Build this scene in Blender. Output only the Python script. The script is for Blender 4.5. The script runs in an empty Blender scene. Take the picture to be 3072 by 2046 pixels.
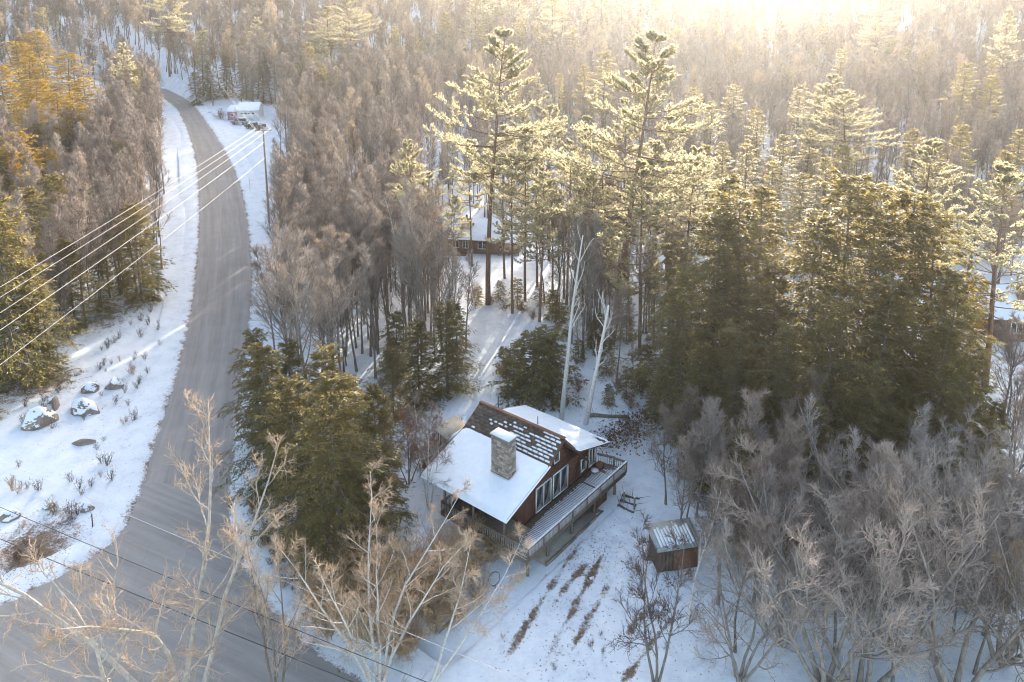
import bpy, math, random
import numpy as np

# ------------------------------------------------------------------ camera, sky, sun, exposure
sc = bpy.context.scene
CAM_H, PITCH, FPX, PYX = 43.0, math.radians(12), 806.0, 142.0
cd = bpy.data.cameras.new('camera'); cam = bpy.data.objects.new('camera', cd); sc.collection.objects.link(cam)
cam.location = (0, 0, CAM_H); cam.rotation_euler = (math.pi/2 - PITCH, 0, 0)
cd.sensor_width = 36.0; cd.lens = 36.0*FPX/1024; cd.shift_y = -(341-PYX)/1024
cd.clip_start = 0.5; cd.clip_end = 6000
sc.camera = cam
SUN_EL, SUN_AZ = math.radians(13.5), math.radians(15.0)          # azimuth clockwise from +Y
wd = bpy.data.worlds.new('World'); sc.world = wd; wd.use_nodes = True
wn = wd.node_tree.nodes; wl = wd.node_tree.links; wn.clear()
sky = wn.new('ShaderNodeTexSky'); sky.sky_type = 'NISHITA'; sky.sun_disc = False
sky.sun_elevation = SUN_EL; sky.sun_rotation = SUN_AZ; sky.air_density = 1.0; sky.dust_density = 3.0; sky.ozone_density = 0.4
bg = wn.new('ShaderNodeBackground'); bg.inputs['Strength'].default_value = 0.15
wo = wn.new('ShaderNodeOutputWorld'); wl.new(sky.outputs[0], bg.inputs[0]); wl.new(bg.outputs[0], wo.inputs[0])
sd = bpy.data.lights.new('sun', 'SUN'); sd.energy = 3.6; sd.angle = math.radians(0.6); sd.color = (1.0, 0.91, 0.77)
sun = bpy.data.objects.new('sun', sd); sc.collection.objects.link(sun)
sun.rotation_euler = (math.pi/2 - SUN_EL, 0, math.pi - SUN_AZ); sun.location = (60, 200, 120)
sc.view_settings.view_transform = 'Standard'; sc.view_settings.look = 'None'; sc.view_settings.gamma = 1.0
sc.view_settings.exposure = 2.4
sc.render.engine = 'CYCLES'
cy = sc.cycles
cy.use_denoising = True; cy.max_bounces = 5; cy.diffuse_bounces = 3; cy.glossy_bounces = 2; cy.transmission_bounces = 3
cy.volume_bounces = 0; cy.caustics_reflective = False; cy.caustics_refractive = False; cy.sample_clamp_indirect = 6.0
cy.use_adaptive_sampling = False; cy.filter_width = 1.1

COL = sc.collection
HAZE = 0.00018
# ------------------------------------------------------------------ helpers
def tag(o, label=None, cat=None, group=None, kind=None):
    if label: o['label'] = label
    if cat: o['category'] = cat
    if group: o['group'] = group
    if kind: o['kind'] = kind
    return o
def empty(name, loc=(0, 0, 0), rz=0.0):
    o = bpy.data.objects.new(name, None); COL.objects.link(o); o.location = loc; o.rotation_euler = (0, 0, rz)
    o.empty_display_size = 0.3
    return o
def link(name, me, parent=None, loc=None, rot=None, scale=None):
    o = bpy.data.objects.new(name, me); COL.objects.link(o); o.parent = parent
    if loc is not None: o.location = loc
    if rot is not None: o.rotation_euler = rot
    if scale is not None: o.scale = scale
    return o
class G:
    """collects vertices, quads and triangles; one mesh comes out"""
    def __init__(s): s.v = []; s.f = {3: [], 4: []}; s.n = 0; s.m = {3: [], 4: []}
    def add(s, v, q=None, t=None, mi=0):
        v = np.asarray(v, float).reshape(-1, 3)
        for k, a in ((4, q), (3, t)):
            if a is not None and len(a):
                a = np.asarray(a, int).reshape(-1, k); s.f[k].append(a + s.n); s.m[k].append(np.full(len(a), mi))
        s.v.append(v); s.n += len(v)
    def box(s, c, d, rz=0.0, mi=0):
        x, y, z = d[0]/2, d[1]/2, d[2]/2
        v = np.array([[-x, -y, -z], [x, -y, -z], [x, y, -z], [-x, y, -z], [-x, -y, z], [x, -y, z], [x, y, z], [-x, y, z]])
        if rz:
            cr, sr = math.cos(rz), math.sin(rz); v = np.stack([v[:, 0]*cr - v[:, 1]*sr, v[:, 0]*sr + v[:, 1]*cr, v[:, 2]], 1)
        s.add(v + np.array(c), [[0, 3, 2, 1], [4, 5, 6, 7], [0, 1, 5, 4], [1, 2, 6, 5], [2, 3, 7, 6], [3, 0, 4, 7]], mi=mi); return s
    def bb(s, x0, x1, y0, y1, z0, z1, mi=0): return s.box(((x0+x1)/2, (y0+y1)/2, (z0+z1)/2), (x1-x0, y1-y0, z1-z0), mi=mi)
    def hexa(s, p, mi=0):      # 8 corners, bottom ring then top ring
        s.add(p, [[0, 3, 2, 1], [4, 5, 6, 7], [0, 1, 5, 4], [1, 2, 6, 5], [2, 3, 7, 6], [3, 0, 4, 7]], mi=mi); return s
    def prism(s, poly, y0, y1, mi=0):   # polygon in (x,z), convex, extruded along y
        n = len(poly); v = [(a, y0, b) for a, b in poly] + [(a, y1, b) for a, b in poly]
        t = [(0, i, i+1) for i in range(1, n-1)] + [(n, n+i+1, n+i) for i in range(1, n-1)]
        q = [(i, n+i, n+(i+1) % n, (i+1) % n) for i in range(n)]
        s.add(v, q, t, mi); return s
    def tube(s, pts, r, sides=6, mi=0):
        P = np.array(pts, float)[None]; R = np.full(P.shape[:2], r) if np.isscalar(r) else np.array(r, float)[None]
        s.tubes(P, R, sides, mi); return s
    def tubes(s, P, R, sides, mi=0):
        N, K = R.shape
        D = P[:, -1] - P[:, 0]; D = D/(np.linalg.norm(D, axis=1, keepdims=True)+1e-9)
        ref = np.where(np.abs(D[:, 2:3]) < 0.8, np.array([[0, 0, 1.]]), np.array([[1., 0, 0]]))
        U = np.cross(D, ref); U /= np.linalg.norm(U, axis=1, keepdims=True); W = np.cross(D, U)
        an = np.arange(sides)*2*math.pi/sides
        ring = np.cos(an)[:, None]*U[:, None] + np.sin(an)[:, None]*W[:, None]      # N,s,3
        V = P[:, :, None] + R[:, :, None, None]*ring[:, None]                        # N,K,s,3
        b = (np.arange(N)*K*sides)[:, None, None]; k = (np.arange(K-1)*sides)[None, :, None]; j = np.arange(sides)[None, None]
        j2 = (j+1) % sides
        q = np.stack([b+k+j, b+k+j2, b+k+sides+j2, b+k+sides+j], -1).reshape(-1, 4)
        s.add(V.reshape(-1, 3), q, mi=mi)
        if sides > 4:
            caps = np.concatenate([np.stack([(b[:, 0]+(K-1)*sides), b[:, 0]+(K-1)*sides+i, b[:, 0]+(K-1)*sides+i+1], -1).reshape(-1, 3) for i in range(1, sides-1)])
            s.f[3].append(caps + s.n - N*K*sides); s.m[3].append(np.full(len(caps), mi))
    def spikes(s, A, B, r, mi=0):     # three-sided thorns from A to B
        N = len(A); D = B-A; D = D/(np.linalg.norm(D, axis=1, keepdims=True)+1e-9)
        ref = np.where(np.abs(D[:, 2:3]) < 0.8, np.array([[0, 0, 1.]]), np.array([[1., 0, 0]]))
        U = np.cross(D, ref); U /= np.linalg.norm(U, axis=1, keepdims=True); W = np.cross(D, U)
        r = np.broadcast_to(np.asarray(r, float), (N,))[:, None]
        V = np.stack([A+U*r, A-U*r*.5+W*r*.87, A-U*r*.5-W*r*.87, B], 1)
        i = (np.arange(N)*4)[:, None]
        t = np.concatenate([i+np.array([[0, 1, 3]]), i+np.array([[1, 2, 3]]), i+np.array([[2, 0, 3]])])
        s.add(V.reshape(-1, 3), None, t, mi)
    def mesh(s, name, mats, smooth=False):
        V = np.concatenate(s.v); Q = np.concatenate(s.f[4]) if s.f[4] else np.zeros((0, 4), int); T = np.concatenate(s.f[3]) if s.f[3] else np.zeros((0, 3), int)
        me = bpy.data.meshes.new(name); me.vertices.add(len(V)); me.vertices.foreach_set('co', V.astype(np.float32).ravel())
        li = np.concatenate([Q.ravel(), T.ravel()]); me.loops.add(len(li)); me.loops.foreach_set('vertex_index', li.astype(np.int32))
        me.polygons.add(len(Q)+len(T))
        st = np.concatenate([np.arange(len(Q))*4, len(Q)*4 + np.arange(len(T))*3]).astype(np.int32)
        me.polygons.foreach_set('loop_start', st)
        mats = mats if isinstance(mats, (list, tuple)) else [mats]
        for m in mats: me.materials.append(m)
        mi = np.concatenate(s.m[4] + s.m[3]) if (s.m[4] or s.m[3]) else np.zeros(0)
        me.polygons.foreach_set('material_index', mi.astype(np.int32))
        if smooth: me.polygons.foreach_set('use_smooth', np.ones(len(Q)+len(T), bool))
        me.update(calc_edges=True)
        return me
    def obj(s, name, mats, parent=None, smooth=False): return link(name, s.mesh(name, mats, smooth), parent)

# ------------------------------------------------------------------ materials
MAT = {}
class N:
    def __init__(s, name):
        s.m = bpy.data.materials.new(name); s.m.use_nodes = True; s.t = s.m.node_tree; s.n = s.t.nodes; s.l = s.t.links
        s.b = s.n['Principled BSDF']; s.out = s.n['Material Output']; MAT[name] = s.m
    def new(s, ty, **kw):
        x = s.n.new(ty)
        for k, v in kw.items():
            if k in x.inputs: x.inputs[k].default_value = v
            else: setattr(x, k, v)
        return x
    def coord(s, kind='Object', scale=None):
        c = s.new('ShaderNodeTexCoord').outputs[kind]
        if scale:
            m = s.new('ShaderNodeMapping'); m.inputs['Scale'].default_value = scale; s.l.new(c, m.inputs[0]); c = m.outputs[0]
        return c
    def noise(s, vec, scale, detail=4, rough=.6):
        x = s.new('ShaderNodeTexNoise', Scale=scale, Detail=detail, Roughness=rough); s.l.new(vec, x.inputs['Vector']); return x.outputs['Fac']
    def ramp(s, fac, stops):
        r = s.new('ShaderNodeValToRGB'); e = r.color_ramp.elements
        while len(e) < len(stops): e.new(0.5)
        for q, (p, c) in zip(e, stops): q.position = p; q.color = (*c, 1) if not np.isscalar(c) else (c, c, c, 1)
        s.l.new(fac, r.inputs[0]); return r.outputs[0]
    def mix(s, fac, a, b, mode='MIX'):
        x = s.new('ShaderNodeMix', data_type='RGBA', blend_type=mode)
        for i, v in ((0, fac), (6, a), (7, b)):
            if hasattr(v, 'is_linked'): s.l.new(v, x.inputs[i])
            elif i == 0: x.inputs[0].default_value = v
            else: x.inputs[i].default_value = (*v, 1)
        return x.outputs[2]
    def math(s, op, a, b=0.5, clamp=False):
        x = s.new('ShaderNodeMath', operation=op, use_clamp=clamp)
        for i, v in ((0, a), (1, b)):
            if hasattr(v, 'is_linked'): s.l.new(v, x.inputs[i])
            else: x.inputs[i].default_value = v
        return x.outputs[0]
    def col(s, c):
        if hasattr(c, 'is_linked'): s.l.new(c, s.b.inputs['Base Color'])
        else: s.b.inputs['Base Color'].default_value = (*c, 1)
    def bump(s, h, strength=.4, dist=.05):
        x = s.new('ShaderNodeBump', Strength=strength, Distance=dist); s.l.new(h, x.inputs['Height']); s.l.new(x.outputs[0], s.b.inputs['Normal'])
    def rough(s, r, spec=.3):
        s.b.inputs['Roughness'].default_value = r; s.b.inputs['Specular IOR Level'].default_value = spec
    def attr(s, name):
        return s.new('ShaderNodeAttribute', attribute_name=name).outputs['Fac']
    def hue(s, c, v=.25):      # brightness differs from object to object
        r = s.new('ShaderNodeObjectInfo').outputs['Random']
        k = s.math('MULTIPLY_ADD', r, 2*v); s.n[-1].inputs[2].default_value = 1-v
        h = s.new('ShaderNodeHueSaturation'); s.l.new(k, h.inputs['Value']); s.l.new(c, h.inputs['Color']) if hasattr(c, 'is_linked') else setattr(h.inputs['Color'], 'default_value', (*c, 1))
        return h.outputs[0]

def mat_plain(name, c1, c2, scale=3.0, rough=.8, spec=.3, stretch=None, bump=.2, dist=.02, kind='Object', v=0, metal=0):
    n = N(name); co = n.coord(kind, stretch); f = n.noise(co, scale, 6, .65)
    c = n.ramp(f, [(.3, c1), (.7, c2)])
    if v: c = n.hue(c, v)
    n.col(c); n.rough(rough, spec); n.b.inputs['Metallic'].default_value = metal
    if bump: n.bump(f, bump, dist)
    return n.m
def mat_leaf(name, c1, c2, trans, tf=.4, scale=.6, v=.2):
    n = N(name); co = n.coord('Object'); f = n.noise(co, scale, 3, .6)
    c = n.hue(n.ramp(f, [(.3, c1), (.7, c2)]), v); n.col(c); n.rough(.6, .25)
    tr = n.new('ShaderNodeBsdfTranslucent'); tr.inputs['Color'].default_value = (*trans, 1)
    mx = n.new('ShaderNodeMixShader'); mx.inputs[0].default_value = tf
    n.l.new(n.b.outputs[0], mx.inputs[1]); n.l.new(tr.outputs[0], mx.inputs[2]); n.l.new(mx.outputs[0], n.out.inputs['Surface'])
    return n.m
mat_plain('bark_grey', (.10, .082, .068), (.23, .20, .175), 3.0, .95, .1, (1.5, 1.5, .35), .5, .03, v=.2)
mat_plain('bark_pale', (.26, .225, .19), (.52, .46, .39), 4.0, .95, .1, (1.5, 1.5, .5), .5, .03, v=.15)  # lichen-pale bark, lightened further to stand in for sun on the branches
mat_plain('bark_mid', (.16, .135, .115), (.36, .315, .275), 4.0, .95, .1, (1.5, 1.5, .5), .5, .03, v=.2)
mat_plain('rail_wood', (.27, .235, .20), (.40, .36, .31), 3, .85, .2, (8, 8, .6), .2, .01)
mat_plain('bark_pine', (.10, .062, .045), (.25, .155, .11), 4.0, .95, .1, (2, 2, .4), .6, .04, v=.2)
mat_plain('twig_brown', (.185, .14, .115), (.33, .262, .22), 1.2, .9, .15, None, 0, v=.25)
mat_plain('twig_grey', (.22, .18, .155), (.36, .30, .26), 1.2, .9, .15, None, 0, v=.2)
mat_plain('twig_pale', (.22, .187, .165), (.39, .34, .30), 1.2, .9, .15, None, 0, v=.2)
mat_plain('twig_tan', (.32, .235, .165), (.54, .41, .30), 1.2, .9, .15, None, 0, v=.2)
mat_plain('shrub_gold', (.30, .20, .11), (.58, .41, .25), 1.5, .9, .15, None, 0, v=.2)
mat_plain('shrub_red', (.16, .085, .06), (.27, .15, .11), 1.5, .9, .15, None, 0, v=.2)
mat_plain('weed_dark', (.06, .045, .04), (.13, .095, .08), 2, .95, .1, None, 0)
n = N('bark_birch'); co = n.coord('Object', (3, 3, 9)); f = n.noise(co, 2.2, 4, .7)
n.col(n.hue(n.ramp(f, [(.34, (.10, .085, .075)), (.43, (.52, .48, .44)), (.8, (.68, .65, .61))]), .08)); n.rough(.75, .2)
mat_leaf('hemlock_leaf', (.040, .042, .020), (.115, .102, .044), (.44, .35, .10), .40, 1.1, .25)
mat_leaf('hemlock_gold', (.12, .095, .020), (.27, .18, .035), (.66, .42, .045), .42, .9, .15)  # hemlock needles with the gold of low sunlight put into their colour
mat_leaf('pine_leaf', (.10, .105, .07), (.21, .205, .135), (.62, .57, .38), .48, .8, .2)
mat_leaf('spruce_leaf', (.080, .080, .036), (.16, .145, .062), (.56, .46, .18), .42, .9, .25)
mat_leaf('dead_leaf', (.07, .038, .024), (.17, .095, .055), (.5, .25, .08), .3, 3, .1)
mat_plain('wood_brown', (.095, .042, .028), (.155, .070, .046), 3, .75, .3, (.6, 8, 8), .3, .01)
mat_plain('wood_grey', (.13, .105, .085), (.23, .185, .15), 3, .85, .2, (.6, 8, 8), .3, .01, v=.15)
mat_plain('trim_brown', (.13, .062, .04), (.19, .095, .06), 3, .7, .3, None, .1, .01)
mat_plain('shingle', (.075, .055, .045), (.16, .12, .095), 6, .95, .15, None, .4, .01, v=.3)
mat_plain('white_paint', (.72, .72, .71), (.80, .80, .79), 2, .5, .4, None, 0)
mat_plain('stone', (.20, .165, .135), (.42, .36, .30), 5, .9, .2, None, .6, .02, v=.4)
mat_plain('mortar', (.20, .185, .17), (.28, .26, .24), 8, .95, .1, None, .3, .01)
mat_plain('rock', (.15, .115, .095), (.33, .26, .215), 1.6, .95, .15, None, .7, .06, v=.15)
mat_plain('concrete', (.22, .20, .175), (.32, .29, .26), 2, .9, .2, None, .2, .01)
mat_plain('brick', (.20, .12, .09), (.32, .20, .15), 6, .9, .2, None, .3, .01)
mat_plain('brown_wall', (.13, .085, .065), (.20, .135, .105), 3, .85, .2, (.5, .5, 7), .3, .02)
mat_plain('pink_wall', (.42, .20, .30), (.50, .26, .37), 3, .8, .2, (.5, .5, 7), .2, .01)
mat_plain('tan_stucco', (.42, .36, .27), (.52, .45, .35), 3, .9, .2, None, .2, .01)
mat_plain('dark_wall', (.06, .05, .042), (.11, .092, .078), 3, .85, .2, (7, 7, .5), .3, .02)
mat_plain('metal_roof', (.30, .31, .31), (.42, .43, .43), 2, .45, .5, None, 0, metal=.4)
mat_plain('metal_dark', (.04, .04, .042), (.07, .07, .072), 2, .5, .5, None, 0, metal=.3)
mat_plain('pole_wood', (.16, .115, .085), (.27, .20, .155), 3, .9, .2, (5, 5, .3), .4, .02)
mat_plain('wire_light', (.45, .44, .42), (.55, .54, .52), 2, .5, .5, None, 0)
mat_plain('wire_dark', (.03, .03, .033), (.05, .05, .055), 2, .6, .3, None, 0)
mat_plain('car_dark', (.03, .032, .036), (.05, .052, .058), 1, .3, .5, None, 0)
mat_plain('car_silver', (.30, .31, .32), (.36, .37, .38), 1, .3, .5, None, 0, metal=.4)
mat_plain('rubber', (.02, .02, .02), (.03, .03, .03), 4, .9, .2, None, 0)
mat_plain('sign_yellow', (.75, .45, .02), (.80, .52, .04), 2, .6, .3, None, 0)
mat_plain('sign_back', (.38, .38, .38), (.46, .46, .46), 2, .5, .4, None, 0)
mat_plain('insulator', (.35, .42, .45), (.45, .52, .55), 2, .4, .5, None, 0)
n = N('glass'); n.col((.025, .032, .036)); n.rough(.04, .8)
# snow on roofs, decks and rocks
n = N('snow'); co = n.coord('Object'); f = n.noise(co, 2.0, 6, .6); n.col(n.ramp(f, [(.3, (.66, .69, .735)), (.7, (.74, .76, .79))])); n.rough(.6, .2); n.bump(f, .35, .06)

# ------------------------------------------------------------------ the lie of the land
def ss(a, b, x):
    t = np.clip((np.asarray(x, float)-a)/(b-a), 0, 1); return t*t*(3-2*t)
TH = math.radians(51); E1 = np.array([math.cos(TH), math.sin(TH)]); E2 = np.array([-math.sin(TH), math.cos(TH)])
def base_h(x, y): return 0.35 + 3.1*ss(72, 205, y)
def ground(x, y):
    x = np.asarray(x, float); y = np.asarray(y, float)
    nn = x*E2[0] + y*E2[1]
    yard = ss(-17, -7, x)*(1-ss(95, 135, y))*(0.55 + 1.4*ss(30.6, 37.5, nn))
    yc_ = np.minimum(y, 800); far = 0.15*np.maximum(yc_-245, 0)*(1-.45*ss(450, 1000, yc_)) + .06*np.clip(np.abs(x)-130, 0, 400)*ss(60, 200, y)
    und = (np.sin(x*.09+1.3)*np.cos(y*.075)+np.sin(x*.041-y*.053))*.35*ss(96, 140, y) + .10*np.sin(x*.31+y*.2)*np.sin(y*.27-x*.1)*ss(20, 60, y)
    left = 1.2*ss(-34, -60, x)*(1-ss(88, 120, y))*ss(58, 75, y)
    return base_h(x, y) + yard + far + und + left
SC = 2354/1024.0
def ray(u, v):
    a = (u/SC-512)/FPX; b = -(v/SC-PYX)/FPX
    return np.array([a, math.cos(PITCH)+b*math.sin(PITCH), -math.sin(PITCH)+b*math.cos(PITCH)])
def at(u, v):                    # where the line of sight u,v meets the land
    d = ray(u, v); lo = 20.0; st = 1.0; t = lo
    while t < 1500:
        p = d*t
        if CAM_H + p[2] <= float(ground(p[0], p[1])): break
        t += st
    a, b = t-st, t
    for _ in range(18):
        m = (a+b)/2; p = d*m
        if CAM_H + p[2] <= float(ground(p[0], p[1])): b = m
        else: a = m
    p = d*b; return np.array([p[0], p[1], float(ground(p[0], p[1]))])
def base_of_top(u, v, h):        # the foot of a tree of height h whose tip shows at u,v
    d = ray(u, v); t = 30.0
    while t < 1500:
        p = d*t
        if CAM_H + p[2] <= float(ground(p[0], p[1])) + h: break
        t += .5
    p = d*t; return np.array([p[0], p[1], float(ground(p[0], p[1]))])
def height_to(base, v):          # how tall a thing on base reaches up to image row v
    lo, hi = .2, 60.0
    for _ in range(30):
        m = (lo+hi)/2; P = np.array([base[0], base[1], base[2]+m-CAM_H])
        zc = P[1]*math.cos(PITCH)-P[2]*math.sin(PITCH); yc = P[1]*math.sin(PITCH)+P[2]*math.cos(PITCH)
        if (PYX-FPX*yc/zc)*SC > v: lo = m
        else: hi = m
    return hi
def world_px(P):
    P = np.asarray(P, float)-[0, 0, CAM_H]; zc = P[1]*math.cos(PITCH)-P[2]*math.sin(PITCH); yc = P[1]*math.sin(PITCH)+P[2]*math.cos(PITCH)
    return (512+FPX*P[0]/zc)*SC, (PYX-FPX*yc/zc)*SC

def flat(u, v, z):
    d = ray(u, v); t = (z-CAM_H)/d[2]; return d[0]*t, d[1]*t
ROADL = [(150, 190), (230, 196), (310, 206), (372, 222), (408, 250), (432, 300), (447, 350), (455, 400), (457, 450), (457, 500), (456, 560), (451, 620), (441, 700), (426, 780), (409, 850), (393, 910), (370, 970), (345, 1040), (328, 1110)]
ROADR = [(150, 181), (230, 186), (310, 192), (385, 205), (440, 235), (478, 285), (510, 335), (535, 380), (552, 425), (563, 470), (571, 520), (577, 580), (580, 640), (577, 710), (570, 770), (560, 840), (551, 910), (543, 975), (535, 1040), (530, 1110)]
def fl(L):
    out = []
    for u, v in L:
        z = 3.0
        for _ in range(6): x, y = flat(u, v, z); z = float(base_h(x, y))
        out.append((x, y))
    return np.array(out)
def resample(P, n):
    d = np.r_[0, np.cumsum(np.linalg.norm(np.diff(P, axis=0), axis=1))]; t = np.linspace(0, d[-1], n)
    return np.stack([np.interp(t, d, P[:, 0]), np.interp(t, d, P[:, 1])], 1)
RL = resample(fl(ROADL), 80); RR = resample(fl(ROADR), 80)
for _ in range(3):
    for A in (RL, RR): A[1:-1] = (A[:-2]+2*A[1:-1]+A[2:])/4
JUNC = fl([(328, 1110), (303, 1185), (268, 1240), (200, 1290), (100, 1343), (0, 1392), (-150, 1455), (-400, 1540), (-600, 2100), (400, 2300), (1400, 2100), (1080, 1730), (960, 1650), (830, 1568), (740, 1508), (660, 1438), (600, 1368), (560, 1300), (536, 1230), (527, 1160), (530, 1110)])
JUNC[0] = RL[-1]; JUNC[-1] = RR[-1]
ROADPOLY = np.concatenate([RL, JUNC[1:-1], RR[::-1]])
def sdist(P, poly):              # signed distance, positive inside
    P = np.atleast_2d(P); A = poly; B = np.roll(poly, -1, 0); d = np.full(len(P), 1e9); ins = np.zeros(len(P), bool)
    for a, b in zip(A, B):
        e = b-a; t = np.clip(((P-a)@e)/(e@e+1e-12), 0, 1); d = np.minimum(d, np.linalg.norm(P-(a+t[:, None]*e), axis=1))
        c = (a[1] > P[:, 1]) != (b[1] > P[:, 1])
        with np.errstate(divide='ignore', invalid='ignore'): xi = (b[0]-a[0])*(P[:, 1]-a[1])/(b[1]-a[1])+a[0]
        ins ^= c & (P[:, 0] < xi)
    return np.where(ins, d, -d)
def ppoly(L): return np.array([at(u, v)[:2] for u, v in L])
YARD = ppoly([(830, 1620), (1000, 1350), (1160, 1300), (1010, 1170), (930, 1050), (1010, 960), (1060, 880), (1095, 770), (1050, 700), (1150, 690), (1275, 740), (1200, 800), (1170, 900), (1290, 930), (1460, 950), (1500, 1060), (1490, 1210), (1610, 1330), (1800, 1480), (2000, 1640), (1400, 1800)])
LAWN = ppoly([(-60, 880), (130, 868), (240, 740), (380, 640), (392, 480), (372, 330), (430, 300), (457, 450), (456, 560), (441, 700), (409, 850), (345, 1040), (268, 1240), (100, 1343), (-100, 1420)])
VERGE = ppoly([(440, 235), (530, 215), (620, 300), (590, 420), (640, 560), (640, 700), (600, 760), (577, 710), (577, 580), (552, 425), (510, 335)])
GLADE = ppoly([(985, 560), (1180, 545), (1230, 640), (1200, 690), (1060, 690), (950, 620)])

# terrain sheet
def axis(lo, f0, f1, hi, st, g=1.09):
    c = list(np.arange(f0, f1+1e-6, st)); s = st; x = f1
    while x < hi: s *= g; x += s; c.append(x)
    s = st; x = f0; pre = []
    while x > lo: s *= g; x -= s; pre.append(x)
    return np.array(pre[::-1]+c)
ax = axis(-1100, -92, 50, 1100, .6); ay = axis(-90, 28, 205, 1500, .6, 1.07)
X, Y = np.meshgrid(ax, ay); P2 = np.stack([X.ravel(), Y.ravel()], 1)
near = (P2[:, 1] < 420) & (np.abs(P2[:, 0]) < 260)
RD = np.full(len(P2), -1e3); RD[near] = sdist(P2[near], ROADPOLY)
Z = ground(P2[:, 0], P2[:, 1]); zb = base_h(P2[:, 0], P2[:, 1])
rng = np.random.default_rng(5)
bank = ss(-6, -2.4, RD); Z = Z*(1-bank) + (zb - .22*ss(-2.4, -1.4, RD))*bank
cell = np.where(P2[:, 1] > 205, .6+.07*(P2[:, 1]-205), 0)+np.where(P2[:, 0] < -92, .09*(-92-P2[:, 0]), 0)
Z = np.where(RD > .15-.8*cell, zb-np.where(cell > .1, .14, .35), Z)
Z += rng.normal(0, .022, len(Z))*(np.abs(RD) > .4)
g = G(); ny, nx = X.shape; idx = np.arange(ny*nx).reshape(ny, nx)
g.add(np.stack([P2[:, 0], P2[:, 1], Z], 1), np.stack([idx[:-1, :-1], idx[:-1, 1:], idx[1:, 1:], idx[1:, :-1]], -1).reshape(-1, 4))
openm = np.zeros(len(P2))
for poly in (YARD, LAWN, VERGE): openm[near] = np.maximum(openm[near], ss(-1.0, 2.5, sdist(P2[near], poly)))
openm = np.maximum(openm, ss(-7, -4, RD)*.8)
litter = (1-openm)*.14 + .19
for (u_, v_, s_, k_) in ((40, 1285, 2.2, .6), (110, 1265, 2.0, .5), (60, 1200, 1.5, .4), (150, 1190, 1.3, .35), (130, 880, 2.5, .5), (230, 735, 2.5, .6), (320, 690, 2.2, .6), (20, 900, 3, .5), (640, 1250, 2.5, .3), (700, 1380, 2.5, .3)):
    c_ = at(u_, v_); litter = litter + k_*np.exp(-((P2[:, 0]-c_[0])**2+(P2[:, 1]-c_[1])**2)/(2*s_*s_))
litter = np.where(P2[:, 1] > 230, .36, litter)
edge = ss(-1.1, -.15, RD)*.5
THK = ppoly([(1530, 1130), (1620, 900), (1800, 800), (2200, 850), (2330, 1050), (2420, 1300), (2420, 1420), (2150, 1440), (1900, 1440), (1700, 1330), (1600, 1240)])
litter[near] = np.maximum(litter[near], .85*ss(-1.5, 2.5, sdist(P2[near], THK)))
HCL = ppoly([(560, 1000), (640, 900), (900, 830), (1020, 900), (930, 1150), (840, 1330), (760, 1330), (640, 1180)])
litter[near] = np.maximum(litter[near], .7*ss(-1, 2, sdist(P2[near], HCL)))
# tyre tracks and trodden ground on the drive
TR = []
for (a, b) in (((1335, 1240), (1135, 1560)), ((1392, 1262), (1235, 1560)), ((1352, 1290), (1262, 1400)), ((1405, 1335), (1300, 1520)), ((1512, 1372), (1430, 1475)), ((1555, 1410), (1400, 1610))):
    TR.append((at(*a)[:2], at(*b)[:2]))
def trackmask(P):
    m = np.zeros(len(P))
    for a, b in TR:
        e = b-a; t = np.clip(((P-a)@e)/(e@e), 0, 1); d = np.linalg.norm(P-(a+t[:, None]*e), axis=1)
        wv_ = .5+.5*np.sin(t*13+a[0]*7)*np.sin(t*7+a[1]*3); m = np.maximum(m, ss(.36+.2*wv_, .02, d+.07*np.sin(P[:, 0]*2.3+P[:, 1]*1.1))*ss(0, .12, t)*ss(1.1, .7, t)*(.52+.48*wv_))
    return m
n = N('snow_ground'); co = n.coord('Object')
base = n.ramp(n.noise(co, .55, 9, .74), [(.30, (.46, .495, .55)), (.46, (.60, .63, .675)), (.70, (.71, .735, .765))])
f1 = n.noise(co, 1.1, 8, .72); f2 = n.noise(co, 5.5, 6, .7); f3 = n.noise(co, .22, 4, .6)
brown = n.ramp(n.noise(co, 3.0, 6, .7), [(.3, (.075, .055, .042)), (.5, (.17, .125, .095)), (.75, (.28, .21, .16))])
lit = n.math('ADD', n.math('MULTIPLY', n.attr('litter'), .42), n.math('MULTIPLY', n.attr('edge'), .33))
lit = n.math('ADD', lit, n.math('MULTIPLY', n.attr('track'), .40))
f4 = n.noise(co, 16, 3, .6)
sel = n.math('ADD', n.math('ADD', n.math('MULTIPLY', f1, .42), n.math('MULTIPLY', f2, .30)), n.math('ADD', n.math('MULTIPLY', f3, .13), n.math('MULTIPLY', f4, .15)))
sel = n.math('MULTIPLY_ADD', sel, 1.9); n.n[-1].inputs[2].default_value = -.45
fac = n.math('MULTIPLY', n.math('SUBTRACT', n.math('ADD', sel, lit), .72), 6.0, True)
n.col(n.mix(fac, base, brown)); n.rough(.9, .03); n.bump(n.math('ADD', f1, n.math('MULTIPLY', f2, .5)), .55, .12)
def setattr_f(me, nm, a):
    at_ = me.attributes.new(nm, 'FLOAT', 'POINT'); at_.data.foreach_set('value', a.astype(np.float32))
me = g.mesh('ground', MAT['snow_ground'], True); setattr_f(me, 'litter', litter); setattr_f(me, 'edge', edge); setattr_f(me, 'track', np.zeros(len(Z)))
gr = link('ground', me); tag(gr, 'snow covered ground strewn with leaf litter under the trees', kind='structure')
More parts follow.
